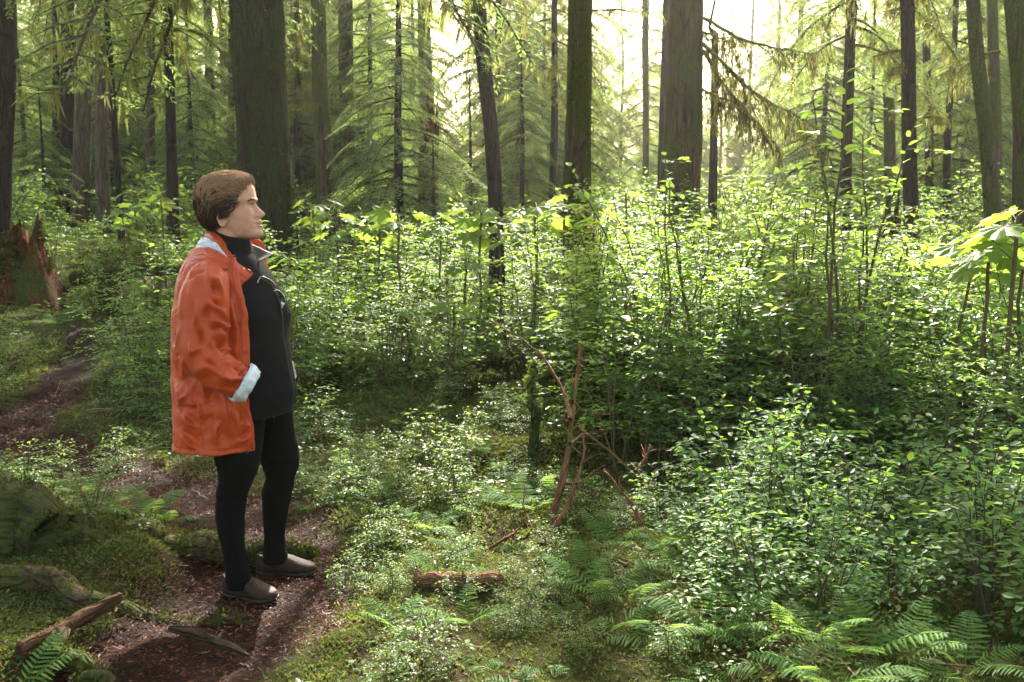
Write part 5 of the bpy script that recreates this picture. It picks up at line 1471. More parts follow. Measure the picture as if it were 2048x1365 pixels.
def rel(g, name, mats, parent=None, smooth=True):
    for i in range(len(g.v)): g.v[i] = g.v[i] - ROOT.astype(np.float32)
    return g.obj(name, mats, parent or person, smooth=smooth)

# ---- eyes, brows
def ball(c, r, n=14, k=20, sc=(1, 1, 1)):
    v = []
    for i in range(n):
        a = math.pi * (i + .5) / n
        an = np.linspace(0, 2 * math.pi, k, endpoint=False)
        v.append(np.stack([c[0] + sc[0] * r * np.sin(a) * np.cos(an), c[1] + sc[1] * r * np.sin(a) * np.sin(an), np.full(k, c[2] + sc[2] * r * math.cos(a))], 1))
    g = Geo(); closed(g, np.array(v)[::-1]); return g
def surfpt(px, row, sd):
    """point on the face where a profile column and row meet, on one side"""
    R_ = HV[int(np.argmin(np.abs(rows - row)))]
    x = pp(px, row)[0]
    ok = (np.sign(R_[:, 1] - (YP + HY)) == sd) & (np.cos(th) > 0)
    q = R_[ok][np.argsort(R_[ok][:, 0])]
    return np.array([min(x, q[-1, 0]), np.interp(x, q[:, 0], q[:, 1]), q[0, 2]])
for sd in (-1, 1):
    a_, b_ = surfpt(503.5, 410.6, sd), surfpt(511.0, 409.6, sd)
    ec = surfpt(507.6, 410.2, sd) + np.array([-.0040, -sd * .0050, 0])
    e = rel(ball(ec, .0082, sc=(1, 1, .42)), 'eye', M_EYE)
    ic = ec + np.array([.0036, sd * .0032, .0004])
    rel(ball(ic, .0045, sc=(1, 1, .72)), 'iris', M_IRIS, e)
    n1 = np.array([.0008, sd * .0008, 0])
    for nm, mt, pts_, th_ in (('eyelashes', M_HAIR_DARK, ((503.0, 410.0), (506, 407.6), (509, 407.0), (511.6, 408.2)), .0011), ('eyelid', M_SKIN, ((502.5, 409.0), (505.5, 405.8), (509, 405.2), (511.8, 406.6)), .0022), ('eyelid', M_SKIN, ((503.0, 411.6), (506, 413.2), (509, 413.2), (511.2, 411.6)), .0017)):
        P = resample(np.array([surfpt(x_, y_, sd) + n1 for x_, y_ in pts_]), 14)
        rel(Geo().add(*tube(P, th_ * np.sin(np.linspace(.5, 2.7, 14)), 8)), nm, mt)
    g = Geo()
    for i in range(60):
        q = rp.uniform(0, 1)
        b = pp(498 + 14.5 * q, 403.2 - 4.2 * math.sin(q * 2.2) + rp.normal(0, .9))
        yy_ = HY + sd * (.047 - .031 * q ** 1.15)
        # lay the hairs on the brow
        rI = int(np.argmin(np.abs(rows - (403 - 4.2 * math.sin(q * 2.2)))))
        j = int(np.argmin(np.abs(HV[rI, :, 1] - (YP + yy_)) + (HV[rI, :, 0] < pp(480, 400)[0]) * 9))
        b[0] = HV[rI, j, 0] + .0010; b[1] = YP + yy_
        d = np.array([-.0045, sd * .006, .0012 + rp.normal(0, .0012)])
        g.add(*tube(np.stack([b, b + d * .5 + (.0008, 0, .0006), b + d]), [.0008, .0007, .0002], 4))
    rel(g, 'eyebrow', M_HAIR_DARK)

# ---- hair: a close cap and some thousands of strands combed back over it
HC0 = pp(454, 404); HC0[1] = YP + HY
def hair_r(d):
    """outer distance of the hairdo in direction d from the head's middle"""
    d = unit(d)
    ax_ = np.where(d[..., 0] > 0, .119, .1205); az_ = np.where(d[..., 2] > 0, .1165, .128)
    r = 1 / np.sqrt((d[..., 0] / ax_) ** 2 + (d[..., 1] / .0905) ** 2 + (d[..., 2] / az_) ** 2)
    # crown bulge at the back, nape tucked in
    return r * (1 + .05 * np.exp(-((d[..., 0] + .8) ** 2 + (d[..., 2] - .5) ** 2) / .18) + .05 * np.exp(-((d[..., 0] + .75) ** 2 + (d[..., 2] + .68) ** 2) / .10) + .12 * np.exp(-((d[..., 0] - .70) ** 2 + (d[..., 2] - .70) ** 2) / .10) - .012)
LINE = [(336, 520), (352, 514), (360, 508), (368, 501), (378, 491), (388, 484), (398, 480), (408, 478), (418, 475), (424, 470), (428, 462), (431, 451), (450, 447.5), (470, 441)]
hl = lambda r: np.interp(r, [a for a, b in LINE], [b for a, b in LINE])
g = Geo()
nA, nB = 60, 90
cap = np.zeros((nA, nB, 3)); okv = np.zeros((nA, nB), bool)
for i in range(nA):
    po = math.pi * (i + .5) / nA * .86
    an = np.linspace(0, 2 * math.pi, nB, endpoint=False)
    d = np.stack([np.sin(po) * np.cos(an), np.sin(po) * np.sin(an), np.full(nB, math.cos(po))], 1)
    P = HC0 + d * (hair_r(d) * .955)[:, None]
    cap[i] = P
    q = np.array([pix(x) for x in P])
    okv[i] = (q[:, 0] < hl(q[:, 1]) - 2) & (q[:, 1] < 470)
F = grid_faces(nA, nB, True)
F = F[okv.reshape(-1)[F].all(1)]
gcap = Geo().add(cap.reshape(-1, 3), F)
hair = rel(gcap, 'hair', M_HAIR_DARK)
gl, gd = Geo(), Geo()
def strand(d0, flow, n, ds, r0, lift0, lift1, ph_, gset, wave=.004, stop=True):
    pts = []; d = unit(d0); l = ds * n
    for k in range(n):
        q = k / (n - 1)
        lift = lift0 + (lift1 - lift0) * q
        r = hair_r(d) * lift + wave * math.sin(q * 7 + ph_)
        P = HC0 + d * r
        f = flow(d, q)
        f = unit(f - d * float(f @ d))
        if stop:
            px, py = pix(P)
            if px > hl(py) + 3 and k > 2 and py > 372: break
            if py > 467: break
        pts.append(P)
        d = unit(d * r + f * ds)
    if len(pts) < 4: return
    P = np.array(pts)
    gset.add(*tube(P, r0 * np.sin(np.linspace(.5, math.pi - .12, len(P))) ** .6, 3))
def back_flow(d, q):
    # combed back along the temple, falling towards the nape behind the crown
    dn = sstep(.15, -.85, d[0])
    return np.array([-1.0 + .75 * dn, .25 * np.sign(d[1]) * (d[2] > .55), -.22 - 1.5 * dn - .25 * sstep(.3, -.3, d[2])])
locks = 0
while locks < 430:
    a = rp.uniform(0, 2 * math.pi); zc = rp.uniform(-.55, 1)
    d = unit(np.array([math.cos(a) * math.sqrt(max(1 - zc * zc, 0)), math.sin(a) * math.sqrt(max(1 - zc * zc, 0)), zc]))
    P = HC0 + d * hair_r(d); px, py = pix(P)
    if px > hl(py) - 1 or py > 455: continue
    locks += 1
    ph_ = rp.uniform(0, 6.28); L = rp.uniform(.05, .12); lf = rp.uniform(.965, 1.012)
    light = d[2] + .30 * d[0] + rp.normal(0, .14) > .28  # upper and front locks paler: highlights plus top light put into the colour
    for k in range(14):
        strand(d + rp.normal(0, .05, 3), back_flow, 12, L / 12 * rp.uniform(.7, 1.25), rp.uniform(.0005, .0011), lf - .01, lf + rp.uniform(-.02, .03), ph_ + rp.normal(0, .3), gl if light else gd, .0045)
# loose flyaway hairs round the outline
for k in range(260):
    a = rp.uniform(0, 2 * math.pi); zc = rp.uniform(-.3, 1)
    d = unit(np.array([math.cos(a) * math.sqrt(max(1 - zc * zc, 0)), math.sin(a) * math.sqrt(max(1 - zc * zc, 0)), zc]))
    px, py = pix(HC0 + d * hair_r(d))
    if px > hl(py) - 3 or py > 450: continue
    strand(d, lambda q1, q2: back_flow(q1, q2) + rp.normal(0, .35, 3), 10, rp.uniform(.03, .08) / 10, .00045, .99, 1.02 + rp.uniform(0, .09), rp.uniform(0, 6), gl, .004)
# swept forelock over the forehead
def fore_flow(d, q): return np.array([1.0, -.35, .10 - 1.9 * q ** 2])
for lk in range(130):
    d = unit(np.array([rp.uniform(-.1, .55), rp.uniform(-.75, .6), 1.0]))
    lf = rp.uniform(.98, 1.02); ph_ = rp.uniform(0, 6)
    for k in range(14):
        strand(d + rp.normal(0, .045, 3), fore_flow, 12, rp.uniform(.045, .085) / 12, rp.uniform(.0005, .0010), lf, lf + rp.uniform(-.02, .08), ph_ + rp.normal(0, .3), gl, .003, False)
rel(gd, 'dark_locks', M_HAIR_DARK, hair); rel(gl, 'light_top_lit_locks', M_HAIR_TOP_LIT, hair)

# ---- leggings and clogs
gp_ = Geo(); closed(gp_, np.array([tor(r, np.linspace(0, 2 * math.pi, 48, endpoint=False), -.075, -.06, -.07) for r in np.linspace(770, 834, 10)])[::-1])
rel(gp_, 'legging_hips', M_LEGGING)
rel(Geo().add(leg_grid(NEAR, YP - .085, YN, 0, 130, 48, .0022, 3).reshape(-1, 3), grid_faces(130, 48, True)[:, ::-1]), 'legging', M_LEGGING)
rel(Geo().add(leg_grid(FAR_, YP + .10, YF, 0, 130, 48, .0022, 5).reshape(-1, 3), grid_faces(130, 48, True)[:, ::-1]), 'legging', M_LEGGING)

def clog(heel, ang, L):
    n, k = 60, 44
    l = np.linspace(0, 1, n)
    hw = np.interp(l, [0, .03, .10, .25, .42, .60, .75, .88, .96, 1], [.006, .022, .031, .034, .036, .044, .0465, .041, .026, .004])
    top = np.interp(l, [0, .04, .15, .30, .42, .50, .62, .75, .88, .96, 1], [.068, .088, .082, .076, .088, .090, .078, .062, .051, .043, .030])
    bot = np.interp(l, [0, .03, .1, 1], [.030, .012, .010, .012])
    cen = np.interp(l, [0, .4, .7, 1], [0, -.003, .002, .010])
    an = np.linspace(0, 2 * math.pi, k, endpoint=False)
    V = []
    for i in range(n):
        c, s_ = np.cos(an), np.sin(an)
        y = cen[i] + hw[i] * np.sign(c) * np.abs(c) ** .75
        mid = bot[i] + (top[i] - bot[i]) * .40
        z = np.where(s_ > 0, mid + (top[i] - mid) * np.abs(s_) ** .85, mid - (mid - bot[i]) * np.abs(s_) ** .6)
        V.append(np.stack([np.full(k, l[i] * L), y, z], 1))
    V = np.array(V)
    ca_, sa_ = math.cos(ang), math.sin(ang)
    Mr = np.array([(ca_, -sa_, 0), (sa_, ca_, 0), (0, 0, 1)])
    g = Geo(); closed(g, V @ Mr.T + heel)
    sh = rel(g, 'shoe', M_LEATHER)
    # sole with a stacked heel and an arch
    V = []
    sw = hw * 1.04 + .0015
    b0 = np.interp(l, [0, .26, .31, .42, .52, .85, 1], [0, 0, .012, .014, .0, .0, .012])
    for i in range(n):
        c, s_ = np.cos(an), np.sin(an)
        y = cen[i] + sw[i] * np.sign(c) * np.abs(c) ** .6
        tp = np.interp(l[i], [0, .3, 1], [.024, .020, .022])
        z = np.where(s_ > 0, tp, b0[i]) + 0 * c
        z = (tp + b0[i]) / 2 + (tp - b0[i]) / 2 * np.sign(s_) * np.abs(s_) ** .35
        V.append(np.stack([np.full(k, -.002 + l[i] * (L + .004)), y, z], 1))
    g = Geo(); closed(g, np.array(V) @ Mr.T + heel)
    rel(g, 'sole', M_SOLE, sh)
    # padded collar of the opening
    an = np.linspace(0, 2 * math.pi, 41)[:40]
    lx = .235 + .205 * np.cos(an); zz = np.interp(lx, [.03, .15, .3, .44], [.088, .082, .077, .092])
    P = np.stack([lx * L, .030 * np.sin(an), zz], 1) @ Mr.T + heel
    rel(Geo().add(*tube(P, .0042, 8)), 'rim', M_LEATHER, sh)
hn = pp(447, 1180, YN + .045); hn[2] = .0
hf = pp(513, 1142, YF + .02); hf[2] = .0
clog(hn, R(-20), .245); clog(hf, R(-2), .258)

# ---- fleece top
def shell(V, th_, g=None, closed_u=False, m0=0, m1=1):
    """thicken an open grid (m,k,3) inwards: outer face m0, inner face m1, rim m0"""
    g = g or Geo(); m, k, _ = V.shape
    du = np.gradient(V, axis=0); dv = np.gradient(V, axis=1)
    if closed_u: dv = (np.roll(V, -1, 1) - np.roll(V, 1, 1)) / 2
    nrm = unit(np.cross(du, dv))
    W = V + nrm * th_
    n0 = g.n
    g.add(V.reshape(-1, 3), grid_faces(m, k, closed_u)[:, ::-1], m0)
    g.add(W.reshape(-1, 3), grid_faces(m, k, closed_u), m1)
    idx = np.arange(m * k).reshape(m, k)
    rims = [idx[0], idx[-1][::-1]] if closed_u else [np.concatenate([idx[0], idx[1:, -1], idx[-1, ::-1][1:], idx[::-1, 0][1:]])]
    for rim in rims:
        a = rim; b = np.roll(rim, -1) if closed_u else rim
        if closed_u: F_ = np.stack([a, np.roll(a, -1), np.roll(a, -1) + m * k, a + m * k], 1)
        else: F_ = np.stack([a[:-1], a[1:], a[1:] + m * k, a[:-1] + m * k], 1)
        g.f.append((F_ + n0, m0))
    return g
ph = np.linspace(0, 2 * math.pi, 120, endpoint=False)
fr_rows = np.concatenate([np.linspace(506, 600, 40)[:-1], np.linspace(600, 829, 90)])
FV = []
for r in fr_rows:
    q = tor(r, ph, 0, -.028, -.018)
    s_ = sstep(790, 829, r)
    fold = .004 * noise(np.cos(ph) * 2.2, np.sin(ph) * 2.2, r * .012, 4) + .005 * sstep(650, 800, r) * noise(np.cos(ph) * 3.5, np.sin(ph) * 3.5, r * .006, 8)
    # bust
    fold = fold + .014 * np.exp(-((r - 628) / 30) ** 2) * (np.exp(-((ph - .55) / .32) ** 2) + np.exp(-((ph - 2 * math.pi + .55) / .32) ** 2)) - .004 * np.exp(-((r - 628) / 30) ** 2) * np.exp(-(np.minimum(ph, 2 * math.pi - ph) / .2) ** 2)
    cen_ = q.mean(0)
    q = q + unit(q - cen_) * fold[:, None]
    q[:, 2] += s_ * (.018 * np.cos(ph) - .004)
    FV.append(q)
fl = rel(shell(np.array(FV), .004, None, True, 0, 0), 'fleece_top', M_FLEECE)
# stand-up fleece collar round the neck
cr = []
an = np.linspace(0, 2 * math.pi, 60, endpoint=False)
for q in np.linspace(0, 1, 26):
    # bottom ring on the shoulders, top ring tilted forwards under the jaw
    c0 = pp(462, 524) * (1 - q) + pp(466, 471) * q
    rx = (.105 * (1 - q) ** 1.4 + .064 * (1 - (1 - q) ** 1.4)); ry = (.115 * (1 - q) ** 1.6 + .064 * (1 - (1 - q) ** 1.6))
    P = np.stack([c0[0] + rx * np.cos(an), YP - .004 + ry * np.sin(an), c0[2] - .020 * q * np.cos(an) - .01 * (1 - q) * np.cos(an)], 1)
    P += .002 * noise(np.cos(an) * 2, q * 4, np.sin(an) * 2, 3)[:, None]
    cr.append(P)
rel(shell(np.array(cr)[::-1], .004, None, True, 0, 0), 'fleece_collar', M_FLEECE, fl)
# open collar tip sticking out in front
def sheet(rows_, th_, name, mats, parent, sub=10, wob=.0015):
    """thin sheet through rows of control points"""
    A = np.array([resample(np.array(r), sub) for r in rows_])
    A = np.stack([resample(A[:, j], sub) for j in range(sub)], 1)
    i, j = np.meshgrid(np.arange(sub), np.arange(sub), indexing='ij')
    A = A + wob * noise(i * .6, j * .6, len(name))[..., None] * np.array([.5, 1, .6])
    return rel(shell(A, th_, None, False, 0, 1), name, mats, parent)
sheet([[pp(497, 487, YP + .02), pp(515, 494, YP + .035), pp(532, 503, YP + .03), pp(547, 511, YP + .01)], [pp(500, 505, YP - .01), pp(512, 512, YP), pp(526, 515, YP), pp(540, 514, YP - .005)], [pp(506, 524, YP - .035), pp(514, 526, YP - .03), pp(521, 523, YP - .03), pp(530, 518, YP - .02)]], .003, 'collar_flap', [M_FLEECE, M_FLEECE_EDGE], fl, 12)
P = np.array([tor(r, np.array([-.05]), .0012, 0, -.02)[0] for r in np.linspace(560, 812, 40)])
rel(Geo().add(*tube(P, .0022, 6)), 'zip', M_ZIP, fl)

# ---- orange jacket
def pixv(P):
    q = P - np.array([0, 0, CAMZ]); f = q[..., 1] * cP - q[..., 2] * sP; u_ = q[..., 1] * sP + q[..., 2] * cP
    return 1024 + FPX * q[..., 0] / f, 682.5 - FPX * u_ / f
def creases(P, lines):
    """height of the folds running along the given lines, for points on the near side"""
    px, py = pixv(P); h = np.zeros(px.shape)
    for A, w_, pts in lines:
        best = np.full(px.shape, 1e9); tb = np.zeros(px.shape)
        n_s = len(pts) - 1
        for i in range(n_s):
            (x0, y0), (x1, y1) = pts[i], pts[i + 1]
            L2 = (x1 - x0) ** 2 + (y1 - y0) ** 2
            t_ = np.clip(((px - x0) * (x1 - x0) + (py - y0) * (y1 - y0)) / L2, 0, 1)
            d_ = np.hypot(px - x0 - t_ * (x1 - x0), py - y0 - t_ * (y1 - y0))
            m_ = d_ < best
            best = np.where(m_, d_, best); tb = np.where(m_, (i + t_) / n_s, tb)
        taper = np.sin(np.clip(tb, 0, 1) * math.pi * .9 + .15)
        h = h + 2.5 * A * np.exp(-(np.sqrt(best ** 2 + .5) - .7) / w_) * taper
    return h
FOLDS_S = [(.009, 4, [(414, 530), (416, 560), (418, 592)]), (.012, 5, [(418, 557), (431, 561), (444, 589)]), (-.010, 4, [(424, 568), (436, 590)]), (-.011, 4, [(424, 599), (446, 618)]), (.014, 5, [(418, 604), (435, 621), (456, 655)]),
           (-.011, 4, [(416, 610), (412, 640)]), (.011, 4, [(416, 637), (447, 653)]), (.008, 6, [(372, 567), (369, 606), (366, 640)]), (-.005, 3, [(373, 561), (399, 544), (412, 543)]), (.007, 4, [(391, 568), (397, 548)]),
           (.016, 5, [(455, 652), (436, 661), (445, 691)]), (-.013, 3.5, [(421, 657), (452, 660)]), (-.014, 4, [(434, 689), (453, 703)]), (.014, 4.5, [(449, 693), (466, 710), (485, 712)]), (-.011, 4, [(411, 725), (434, 733)]),
           (.012, 5, [(383, 678), (387, 704), (404, 693)]), (.011, 4, [(432, 746), (462, 759), (487, 757)]), (-.012, 3.5, [(477, 752), (490, 737)]), (-.010, 4, [(462, 726), (480, 741)]), (.010, 4, [(440, 720), (465, 733)]), (-.009, 4, [(400, 660), (404, 690)]), (.010, 5, [(396, 600), (392, 650)]), (-.008, 5, [(384, 590), (380, 650)])]
FOLDS_J = [(.012, 5, [(354, 770), (364, 799), (376, 787)]), (.015, 6, [(445, 784), (449, 831), (466, 875)]), (-.012, 5, [(423, 818), (432, 776)]), (-.013, 5, [(421, 831), (411, 876)]), (.011, 5, [(434, 893), (430, 860), (440, 840)]),
           (.010, 4, [(366, 832), (387, 855)]), (-.009, 3.5, [(372, 830), (392, 848)]), (.011, 4, [(362, 869), (389, 897)]), (-.010, 4, [(366, 862), (394, 888)]), (.010, 4, [(477, 884), (500, 872)]), (-.010, 3.5, [(476, 876), (498, 866)]), (.009, 4, [(485, 842), (500, 856)]),
           (-.010, 4, [(486, 820), (490, 850)]), (.009, 4, [(396, 800), (404, 840)]), (-.010, 4, [(386, 780), (394, 830)]), (.010, 5, [(372, 700), (368, 760)]), (-.010, 4, [(380, 720), (376, 770)]), (.010, 4, [(402, 760), (412, 800)]), (-.009, 4, [(398, 868), (404, 896)]), (.009, 4, [(455, 800), (470, 840), (478, 880)]),
           (.008, 4, [(352, 690), (356, 740)]), (-.008, 4, [(358, 820), (372, 812)]), (.008, 3.5, [(374, 806), (396, 812)]), (-.009, 3.5, [(404, 850), (420, 858)]), (.012, 5, [(462, 600), (470, 660), (470, 720)]), (-.012, 5, [(474, 590), (479, 660)]), (-.009, 4, [(456, 560), (460, 600)])]
EDGE = [(500, 468), (530, 474), (560, 480), (572, 483), (598, 490.5), (631, 496), (686, 498), (723, 498.5), (760, 497), (791, 498), (835, 508.7), (870, 510.5), (914, 511.5)]
ed = lambda q: np.interp(q, [a for a, b in EDGE], [b for a, b in EDGE])
def ridge(x, y, z, s):
    q = np.abs(noise(x, y, z, s))
    return 1 - 2.6 * np.sqrt(q * q + .0006)
jr = np.concatenate([np.linspace(512, 560, 30)[:-1], np.linspace(560, 884, 165)])
NJ = 230
JV = []
for r in jr:
    big = tor(r, np.linspace(.02, 1.55, 200), .006, .004, .004)
    px_ = np.array([pix(x)[0] for x in big])
    k_ = int(np.argmin(np.abs(px_ - ed(r)))); pe = np.linspace(.02, 1.55, 200)[k_]
    pf = 2 * math.pi - 1.2
    phj = np.linspace(pe, pf, NJ)
    q = tor(r, phj, .006, .004, .004 + .012 * sstep(700, 900, r))
    cph, sph = np.cos(phj), np.sin(phj)
    zz = (r - 500) / 100.0
    low = sstep(640, 860, r)
    f = .009 * noise(phj * 1.9 + .3, zz * .55, 1.0, 31) * (.4 + low)                    # hanging drapes
    f += .003 * ridge(phj * 3.0 + zz * .5, zz * .9, 3.0, 32) * (.35 + low)
    f += .0025 * ridge(phj * 2.2 - zz * 1.3, zz * 2.4 + phj, 5.0, 33) * sstep(560, 700, r)    # diagonal pulls
    f += .0014 * ridge(phj * 5 + zz * 2.2, zz * 3.6 - phj * 1.5, 9.0, 34)
    f += .0012 * ridge(phj * 11 + zz * 3, zz * 8 - phj * 3, 2.0, 35)
    hem = np.exp(-((r - 874) / 4.0) ** 2)
    f = f - .0022 * hem
    band = (phj - pe)                                                                   # placket and its seams
    f = f * sstep(0, .25, band) + .004 * (1 - sstep(.11, .125, band)) + .0022 * ridge(band * 12, zz * 5, 1, 36) * (1 - sstep(.10, .14, band))
    q = q + unit(q - q.mean(0) * np.array([1, 1, 0]) - np.array([0, 0, 1]) * q[:, 2:3]) * f[:, None]
    q[:, 2] += .012 * sstep(860, 884, r) * np.cos(phj - 1.2) - .010 * sstep(840, 884, r) * sph + .006 * sstep(850, 884, r) * noise(phj * 2.5, 2, 7)
    nn = unit((q - q.mean(0)) * np.array([1, 1, 0]))
    q = q + nn * (np.clip(creases(q, FOLDS_J), -.009, .035) * ((nn[:, 1] < .15) & (phj < 4.2)))[:, None] * sstep(0, .12, band)[:, None]
    JV.append(q)
jk = rel(shell(np.array(JV), .003, None, False, 0, 1), 'jacket', [M_ORANGE, M_LINING])
# near sleeve
SL = [pp(432, 532, YP - .12), pp(419, 556, YP - .170), pp(410, 600, YP - .215), pp(406, 650, YP - .235), pp(407, 695, YP - .245), pp(424, 733, YP - .25), pp(456, 753, YP - .245), pp(487, 766, YP - .232), pp(499, 772, YP - .225)]
SR = [.030, .078, .090, .090, .088, .082, .068, .057, .053]
def sleeve(SL, SR, n=150, k=84, seed=40, name='sleeve'):
    P = resample(np.array(SL), n); t_ = np.linspace(0, 1, n)
    rr = np.interp(t_, np.linspace(0, 1, len(SR)), SR)[:, None]
    a = np.linspace(0, 2 * math.pi, k, endpoint=False)[None]
    tt = t_[:, None]
    elbow = np.exp(-((tt - .60) / .17) ** 2)
    f = .005 * ridge(np.cos(a) * 1.4 + tt * 3, np.sin(a) * 1.4 + tt * 5, 3, seed) * (.4 + elbow)
    f = f + .009 * elbow * ridge(tt * 9 + np.cos(a) * .9, np.sin(a) * .9, 7, seed + 1)
    f = f + .003 * ridge(np.cos(a) * 2.2 + tt * 4, np.sin(a) * 2.2 - tt * 2.5, 5, seed + 2)
    f = f + .0016 * ridge(np.cos(a) * 3.2 + tt * 9, np.sin(a) * 3.2 + tt * 7, 9, seed + 3)
    f = f - .004 * np.exp(-((tt - .13) / .006) ** 2)                                   # armhole seam
    f = f * sstep(.0, .08, tt) * (1 - .75 * sstep(.88, .95, tt))
    V, F = tube(P, rr + f, k)
    nn = unit(V - np.repeat(P, k, 0))
    if seed == 40: V = V + nn * (np.clip(creases(V, FOLDS_S), -.022, .04) * sstep(.35, -.25, nn[:, 1]))[:, None]
    return P, V, F, n, k
P_, V, F, n, k = sleeve(SL, SR)
slv = rel(Geo().add(V, F), 'sleeve', M_ORANGE, jk)
def cuff(SL, r0, r1, w_, seed):
    P = resample(np.array(SL), 60); d = unit(P[-1] - P[-6]); c1 = P[-1] + d * .004
    kk = 56; a = np.linspace(0, 2 * math.pi, kk, endpoint=False)
    u_ = unit(np.cross(d, (0, 1, .2))); v_ = np.cross(d, u_)
    rows_ = []
    for q, rad, off in ((0, r0, -w_), (.15, r0 + .004, -w_ - .002), (.5, r0 + .005, -w_ * .55), (.85, r1 + .004, -w_ * .1), (1, r1 + .001, .004), (1.1, r1 - .005, .002), (1.2, r1 - .010, -.02), (1.3, r1 - .014, -.05)):
        wv = .0075 * ridge(np.cos(a) * 2.0 + off * 30, np.sin(a) * 2.0, seed, 51) + .003 * noise(np.cos(a) * 4, np.sin(a) * 4, off * 50, 52)
        o2 = off + .006 * noise(np.cos(a) * 1.5, np.sin(a) * 1.5, seed, 53)
        rows_.append(c1 + d * o2[:, None] + (u_ * np.cos(a)[:, None] + v_ * np.sin(a)[:, None]) * (rad + wv)[:, None])
    return np.array(rows_), kk
cv, kk = cuff(SL, .070, .064, .044, 3)
rel(Geo().add(cv.reshape(-1, 3), grid_faces(len(cv), kk, True)[:, ::-1]), 'cuff', M_LINING, jk)
SLF = [pp(470, 525, YP + .125), pp(476, 600, YP + .215), pp(488, 680, YP + .25), pp(508, 728, YP + .25), pp(548, 742, YP + .225), pp(574, 748, YP + .20)]
_, V, F, n, k = sleeve(SLF, [.070, .090, .088, .080, .066, .058], 90, 60, 60)
rel(Geo().add(V, F), 'sleeve', M_ORANGE, jk)
cv, kk = cuff(SLF, .060, .054, .045, 8)
rel(Geo().add(cv.reshape(-1, 3), grid_faces(len(cv), kk, True)[:, ::-1]), 'cuff', M_LINING, jk)
# shoulder yoke closing the jacket to the collar
yk = []
for q in np.linspace(0, 1, 24):
    a = np.linspace(.62, 2 * math.pi - .62, 80)
    lo = tor(512, a, .006, .006, .010)
    c0 = pp(452, 500)
    hi = np.stack([c0[0] + .085 * np.cos(a + .2), YP - .088 * np.sin(a + .2), c0[2] - .030 * np.cos(a) + 0 * a], 1)
    m_ = lo * (1 - q) + hi * q
    m_[:, 2] += .010 * math.sin(q * math.pi)
    m_ = m_ + .004 * ridge(a * 2.4, q * 2.0, 1, 71)[:, None] * np.array([0, 0, 1])
    yk.append(m_)
rel(shell(np.array(yk)[::-1], .003, None, False, 0, 1), 'yoke', [M_ORANGE, M_LINING], jk)
# turned-down collar running into the near lapel
cl_in = [pp(420, 468, YP + .055), pp(424, 463, YP - .01), pp(440, 474, YP - .070), pp(456, 497, YP - .098), pp(478, 527, YP - .118), pp(506, 547, YP - .128)]
cl_mid = [pp(410, 474, YP + .06), pp(413, 468, YP - .02), pp(430, 478, YP - .090), pp(452, 508, YP - .125), pp(472, 540, YP - .150), pp(497, 558, YP - .152)]
cl_out = [pp(402, 484, YP + .06), pp(406, 480, YP - .03), pp(424, 494, YP - .105), pp(447, 524, YP - .150), pp(462, 552, YP - .172), pp(480, 572, YP - .172)]
sheet([cl_in, cl_mid, cl_out][::-1], .006, 'collar', [M_ORANGE, M_ORANGE], jk, 26, .004)
# far lapel with its zip, beyond the chest
fa = [pp(499, 481, YP + .11), pp(519, 479, YP + .12), pp(529, 497, YP + .13), pp(533, 530, YP + .14), pp(549, 560, YP + .12), pp(563, 586, YP + .10), pp(572, 612, YP + .09)]
fb = [pp(500, 496, YP + .10), pp(509, 497, YP + .105), pp(519, 510, YP + .11), pp(526, 538, YP + .115), pp(538, 562, YP + .10), pp(553, 590, YP + .08), pp(562, 620, YP + .07)]
fc = [pp(490, 500, YP + .10), pp(496, 506, YP + .10), pp(508, 524, YP + .10), pp(517, 546, YP + .10), pp(528, 566, YP + .09), pp(542, 594, YP + .07), pp(550, 624, YP + .06)]
sheet([fa, fb, fc], .005, 'lapel', [M_ORANGE, M_ORANGE], jk, 26, .005)
rel(Geo().add(*tube(resample(np.array(fa[3:]) + (-.006, -.02, 0), 24), .0028, 6)), 'zip', M_ZIP, jk)
# hood lying on the back: rolled brim, drape and white lining
br = [pp(458, 521, YP - .165), pp(444, 512, YP - .150), pp(425, 502, YP - .125), pp(402, 499, YP - .085), pp(384, 506, YP - .02), pp(384, 508, YP + .06), pp(404, 500, YP + .12), pp(440, 505, YP + .14)]
dr1 = [pp(456, 530, YP - .178), pp(440, 522, YP - .178), pp(416, 512, YP - .165), pp(392, 510, YP - .115), pp(374, 520, YP - .02), pp(374, 520, YP + .07), pp(398, 510, YP + .15), pp(440, 515, YP + .16)]
dr2 = [pp(452, 540, YP - .186), pp(432, 535, YP - .196), pp(404, 530, YP - .188), pp(378, 532, YP - .130), pp(364, 545, YP - .02), pp(364, 545, YP + .08), pp(390, 530, YP + .17), pp(440, 530, YP + .17)]
dr3 = [pp(446, 545, YP - .184), pp(424, 546, YP - .196), pp(396, 548, YP - .185), pp(372, 558, YP - .120), pp(361, 578, YP - .02), pp(361, 578, YP + .08), pp(390, 550, YP + .16), pp(440, 545, YP + .16)]
hd = sheet([br, dr1, dr2, dr3][::-1], .004, 'hood', [M_ORANGE, M_ORANGE], jk, 44, .006)
Q = resample(np.array(br), 60)
rel(Geo().add(*tube(Q, .0095 * (1 + .2 * noise(np.arange(60) * .3, 4)) * np.sin(np.linspace(.35, 2.9, 60)) ** .4, 10)), 'hood_brim', M_ORANGE, hd)
li0 = [pp(455, 517, YP - .148), pp(446, 503, YP - .130), pp(430, 486, YP - .108), pp(412, 476, YP - .075), pp(402, 477, YP - .02), pp(402, 480, YP + .05)]
li1 = [pp(455, 520, YP - .152), pp(440, 510, YP - .142), pp(420, 498, YP - .118), pp(400, 494, YP - .080), pp(390, 500, YP - .02), pp(390, 502, YP + .05)]
